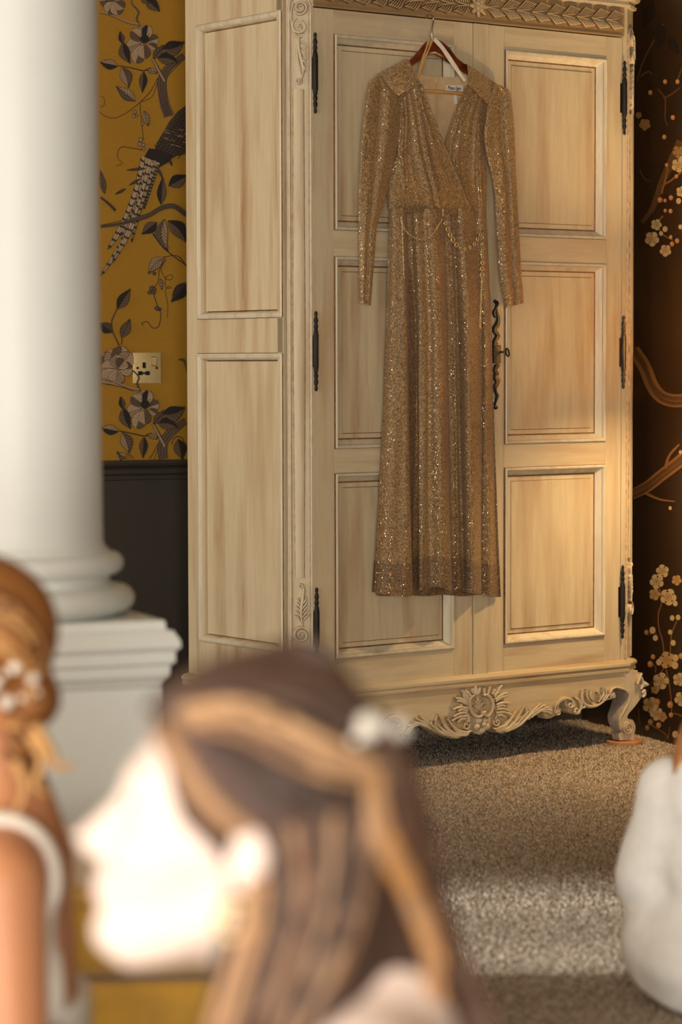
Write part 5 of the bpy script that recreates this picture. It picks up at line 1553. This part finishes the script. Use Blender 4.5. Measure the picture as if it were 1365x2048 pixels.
def surface_at(sd, R0, px, py, d0, d1, n=110):
    """first hit of a pixel's sight line with a body-frame surface"""
    a_, b_ = np.array(to_body(R0, at(px, py, d0))), np.array(to_body(R0, at(px, py, d1))); P = a_ + (b_ - a_) * (np.arange(n) / n)[:, None]
    v = sd(P)
    k = np.argmax(v < 0) if (v < 0).any() else int(np.argmin(v))
    return Vector(P[k]), d0 + (d1 - d0) * k / n


def strands(m, guides, count, sd, R0, d0, d1, rad, cols, lift=0.004, n=7):
    """locks interpolated between two guide curves (given as seen), laid on the hair's surface"""
    ga, gb = bez(guides[0], 5), bez(guides[1], 5); L = min(len(ga), len(gb))
    ga = [ga[int(round(i * (len(ga) - 1) / (L - 1)))] for i in range(L)]; gb = [gb[int(round(i * (len(gb) - 1) / (L - 1)))] for i in range(L)]
    for k in range(count):
        f = (k + 0.5) / count + random.uniform(-.4, .4) / count; ph = random.uniform(0, 6); am = random.uniform(0, 6)
        path = []; prev = None
        for i in range(L):
            t = i / (L - 1); x = ga[i][0] + (gb[i][0] - ga[i][0]) * f + am * math.sin(ph + 6 * t); y = ga[i][1] + (gb[i][1] - ga[i][1]) * f + am * math.cos(ph + 5 * t)
            p, d = surface_at(sd, R0, x, y, d0, d1)
            if prev is not None: d = max(min(d, prev + 0.03), prev - 0.03)
            prev = d
            path.append(to_body(R0, at(x, y, d - lift)))
        r = rad * random.uniform(.7, 1.25)
        m.tube(path, [r * (0.35 + 0.65 * math.sin(math.pi * (0.12 + 0.80 * i / (L - 1)))) for i in range(L)], 6, lin(random.choice(cols)))


# ---- the woman in the foreground, in profile
FH = (0.080, 0, 0.757)
o_, wy, dz = place(478, 1668, 2.0, math.pi + 0.15, 0.97, FH)
WF, fbody, FHO, FR = person('person', 'long-haired woman in profile facing left in the foreground with pearl hair pins', o_, wy, 0.97, -0.06, math.radians(13), 'skin_fair',
                            lambda P: np.maximum(P[..., 2] - (0.565 - 0.55 * np.clip(P[..., 1], 0, 1) + 0.28 * np.clip(P[..., 0], -0.2, 0.2) + 0.35 * np.clip(-P[..., 1] - 0.03, 0, 0.06)), -1), 'robe', dz=dz, HO=FH)
bpy.context.view_layer.update()


def fhair(P):
    Q = (P - FHO) @ FR / 0.97
    d = ell(stretch(Q), (-0.018, 0, 0.052), (0.108, 0.087, 0.098))
    d = np.maximum(d, (Q[..., 0] - (0.078 + 0.45 * (Q[..., 2] - 0.06))) * 0.9)
    d = np.maximum(d, -(Q[..., 2] + 0.055 + 0.5 * np.clip(Q[..., 0] + .03, -1, 1) * -1))
    d = smin(d, ell(Q, (-0.085, 0, 0.045), (0.050, 0.062, 0.058)), 0.03)
    back = cap(Q, (-0.060, 0.012, 0.00), (-0.085, 0.030, -0.20), 0.074, 0.070)
    back = smin(back, cap(Q, (-0.085, 0.030, -0.20), (-0.125, 0.045, -0.42), 0.070, 0.058), 0.03)
    back = smin(back, cap(Q, (-0.070, -0.01, 0.06), (-0.140, -0.01, -0.06), 0.048, 0.046), 0.03)
    back = smin(back, cap(Q, (-0.140, -0.01, -0.06), (-0.215, -0.01, -0.22), 0.046, 0.050), 0.03)
    back = smin(back, cap(Q, (-0.035, 0.060, -0.04), (-0.030, 0.070, -0.22), 0.020, 0.030), 0.03)
    return smin(d, back, 0.025) * 0.97


DK, MD, HL, GD = (60, 44, 36), (96, 70, 54), (176, 138, 102), (204, 150, 92)
fh = sdf_obj(fhair, (-0.36, -0.16, 0.24), (0.20, 0.19, 1.08), 0.007, 'hair', 'hair', WF, lin((66, 48, 39)))
m = MB(); D0, D1 = 1.75, 2.25
browns = [DK, DK, MD, MD, (76, 52, 38)]; lights = [HL, MD, (150, 104, 66), HL]
strands(m, ([(300, 1415), (390, 1345), (520, 1300), (640, 1300), (750, 1420)], [(330, 1440), (430, 1400), (560, 1400), (680, 1460), (760, 1510)]), 18, fhair, WF, D0, D1, 0.0055, [DK, MD, (84, 64, 54), DK, (74, 56, 48)])
strands(m, ([(360, 1425), (500, 1410), (640, 1470), (765, 1540)], [(350, 1450), (480, 1475), (620, 1550), (760, 1580)]), 11, fhair, WF, D0, D1, 0.0052, [HL, (196, 158, 118), MD, HL, (150, 112, 80), DK], 0.008)
strands(m, ([(305, 1450), (340, 1540), (395, 1620), (465, 1680)], [(350, 1440), (410, 1530), (470, 1610), (530, 1650)]), 9, fhair, WF, D0, D1, 0.005, [HL, (150, 112, 80), MD, HL])
strands(m, ([(350, 1450), (420, 1540), (500, 1620), (570, 1660)], [(560, 1510), (640, 1570), (700, 1600), (750, 1600)]), 14, fhair, WF, D0, D1, 0.0058, [DK, (72, 54, 48), (84, 64, 58), DK])
strands(m, ([(540, 1650), (560, 1760), (540, 1900), (490, 2070)], [(760, 1560), (740, 1720), (700, 1900), (600, 2090)]), 22, fhair, WF, D0, D1, 0.0058, browns + browns + [HL, (128, 92, 68)])
strands(m, ([(735, 1560), (740, 1660), (800, 1780), (850, 1900), (862, 2010)], [(765, 1555), (775, 1650), (830, 1770), (875, 1900), (885, 2020)]), 5, fhair, WF, D0, D1, 0.006, [GD, (222, 160, 92), HL], 0.010)
strands(m, ([(755, 1440), (810, 1520), (850, 1640), (880, 1780), (940, 1940), (1010, 2080)], [(720, 1400), (770, 1540), (800, 1660), (850, 1800), (900, 1950), (950, 2090)]), 14, fhair, WF, D0, D1, 0.006, browns + [HL])
strands(m, ([(500, 1760), (480, 1860), (440, 1960), (400, 2080)], [(545, 1760), (530, 1860), (500, 1960), (470, 2080)]), 6, fhair, WF, D0, D1, 0.0045, [HL, (196, 152, 112), MD], 0.012)
m.obj('locks', 'hair', fh, 180)
for px, py, r, dd in ((738, 1452, 0.0100, -.016), (793, 1458, 0.0085, -.004), (712, 1480, 0.004, -.01)):
    p, d = surface_at(fhair, WF, px, py, D0, D1); q = to_body(WF, at(px, py, d + dd))
    hp_ = MB().sphere(tuple(q), r, 10).obj('hair_pin', 'pearl', fh, 180)
    hp_['label'] = 'round pearl hair pin'
q = FHO + FR @ np.array((-0.004, 0.083, -0.052)); m = MB(); m.torus(Matrix.Translation(Vector(tuple(q))) @ Matrix.Rotation(math.pi / 2, 4, 'X'), 0.013, 0.0032, 20, 8)
er = m.obj('earring', 'gold', WF, 180); er['label'] = 'gold hoop earring'

# ---- the woman at the left edge, seen from behind
o_, wy, dz = place(-96, 1352, 3.0, math.pi + 0.12, 1.0)
WL_, lbody, LHO, LR = person('person', 'woman with pinned-up golden brown hair at the left edge, turned away', o_, wy, 1.0, 0.0, math.radians(-4), 'skin_tan',
                             lambda P: np.minimum(P[..., 2] - 0.40 + 0.2 * P[..., 0], np.maximum(np.abs(np.abs(P[..., 1]) - 0.115) - 0.013, P[..., 2] - 0.70)), 'robe', 0.0, 'camisole', dz=dz)
bpy.context.view_layer.update()


def lhair(P):
    Q = (P - LHO) @ LR / 0.97
    d = ell(stretch(Q), (-0.022, 0, 0.050), (0.108, 0.088, 0.097)); d = np.maximum(d, Q[..., 0] - (0.052 + 0.35 * (Q[..., 2] - 0.06))); d = np.maximum(d, -(Q[..., 2] + 0.075))
    d = smin(d, ell(Q, (-0.092, 0.0, -0.035), (0.034, 0.055, 0.036)), 0.02)
    d = smin(d, ell(Q, (-0.070, 0.02, -0.075), (0.022, 0.030, 0.030)), 0.015)
    return d * 0.97


lh = sdf_obj(lhair, (-0.22, -0.15, 0.60 + dz), (0.16, 0.15, 0.96 + dz), 0.006, 'hair', 'hair', WL_, lin((150, 98, 50)))
m = MB(); GB = [(160, 108, 60), (190, 136, 80), (212, 164, 104), (120, 76, 40), (84, 52, 28)]
strands(m, ([(-160, 1230), (-80, 1170), (20, 1190), (90, 1290), (70, 1390)], [(-160, 1330), (-60, 1290), (20, 1310), (60, 1360), (50, 1400)]), 18, lhair, WL_, 2.7, 3.3, 0.0058, GB)
strands(m, ([(-20, 1420), (50, 1430), (90, 1480), (60, 1560)], [(-60, 1460), (0, 1500), (40, 1540), (20, 1580)]), 12, lhair, WL_, 2.7, 3.3, 0.0065, GB + [(84, 52, 28)])
for a, b, c, d_, r in (((70, 1450), (100, 1500), (118, 1535), (150, 1530), .008), ((60, 1470), (85, 1520), (70, 1570), (95, 1590), .007), ((30, 1520), (50, 1570), (40, 1610), (20, 1650), .006)):
    pts = [to_body(WL_, at(x, y, 2.90)) for x, y in bez([a, b, c, d_], 6)]; m.tube(pts, [r * (1 - 0.7 * i / (len(pts) - 1)) for i in range(len(pts))], 7, lin(random.choice(GB)))
m.obj('locks', 'hair', lh, 180)
for i, (px, py, r) in enumerate(((14, 1404, .0085), (64, 1356, .0075), (30, 1335, .007), (-10, 1370, .007), (45, 1395, .004), (75, 1385, .004), (5, 1350, .004), (-35, 1395, .005))):
    p, d = surface_at(lhair, WL_, px, py, 2.7, 3.3); q = to_body(WL_, at(px, py, d - 0.006)); MB().sphere(tuple(q), r, 8).obj('hair_pin', 'pearl', lh, 180)

# ---- small child in white at the right edge
o_, wy, dz = place(1462, 1425, 4.6, math.radians(40), 0.68)
WK, kbody, KHO, KR = person('person', 'small child in a white fleece top sitting on the carpet at the right edge', o_, wy, 0.68, 0.0, 0.0, 'skin_tan',
                            lambda P: P[..., 2] - 0.655 + 0.1 * P[..., 0], 'fleece', -0.02, 'fleece_top', 0.030, dz, lambda P: smin(np.minimum(cap(P, (-0.03, 0.120, 0.52 + dz), (-0.03, 0.175, 0.34 + dz), 0.090, 0.115), cap(P, (-0.03, -0.120, 0.52 + dz), (-0.03, -0.175, 0.34 + dz), 0.090, 0.115)), cap(P, (0.0, -0.13, 0.16), (0.0, 0.13, 0.16), 0.165, 0.165), 0.025))
bpy.context.view_layer.update()


def khair(P):
    Q = (P - KHO) @ KR / 0.97
    d = ell(stretch(Q), (-0.022, 0, 0.050), (0.106, 0.086, 0.096)); d = np.maximum(d, Q[..., 0] - (0.055 + 0.35 * (Q[..., 2] - 0.06))); d = np.maximum(d, -(Q[..., 2] + 0.07))
    d = smin(d, cap(Q, (-0.075, 0.03, -0.03), (-0.085, 0.05, -0.13), 0.045, 0.030), 0.03)
    return d * 0.97


kh = sdf_obj(khair, (-0.22, -0.15, 0.58 + dz), (0.16, 0.16, 0.96 + dz), 0.007, 'hair', 'hair', WK, lin((176, 126, 70)))
m = MB(); strands(m, ([(1400, 1390), (1372, 1450), (1352, 1505), (1350, 1560)], [(1440, 1400), (1410, 1470), (1385, 1530), (1375, 1590)]), 10, khair, WK, 4.4, 4.9, 0.009, [(196, 136, 66), (150, 96, 44), (224, 170, 96), (96, 60, 30)], 0.01)
m.obj('locks', 'hair', kh, 180)

# ================================================================== MUSTARD SOFA
sd_ = 3.55; a = at(60, 1782, sd_); SZ = a.z
SF = empty('velvet_sofa', rw(-0.62, sd_ + 0.30, 0), -ROOM + 0.05)
tag(SF, 'mustard yellow velvet bench seat behind the woman in the foreground', 'bench')
MB().box(-0.62, 0.62, -0.30, 0.25, SZ - 0.13, SZ, 0.035).obj('seat_cushion', 'mustard', SF, 60)
MB().box(-0.62, 0.62, -0.285, 0.24, 0.10, SZ - 0.135, 0.012).obj('seat_base', 'mustard', SF, 60)
m = MB()
for x, y in ((-0.57, -0.25), (0.57, -0.25), (-0.57, 0.20), (0.57, 0.20)):
    MB().lathe([(0.014, 0.0), (0.016, 0.01), (0.024, 0.11)], x, y, 14).obj('leg', 'hanger', SF, 60)
m = MB(); m.tube([(-0.61, -0.30, SZ - 0.015), (-0.1, -0.302, SZ - 0.015), (0.61, -0.30, SZ - 0.015)], 0.006); m.obj('piping', 'mustard', SF, 60)
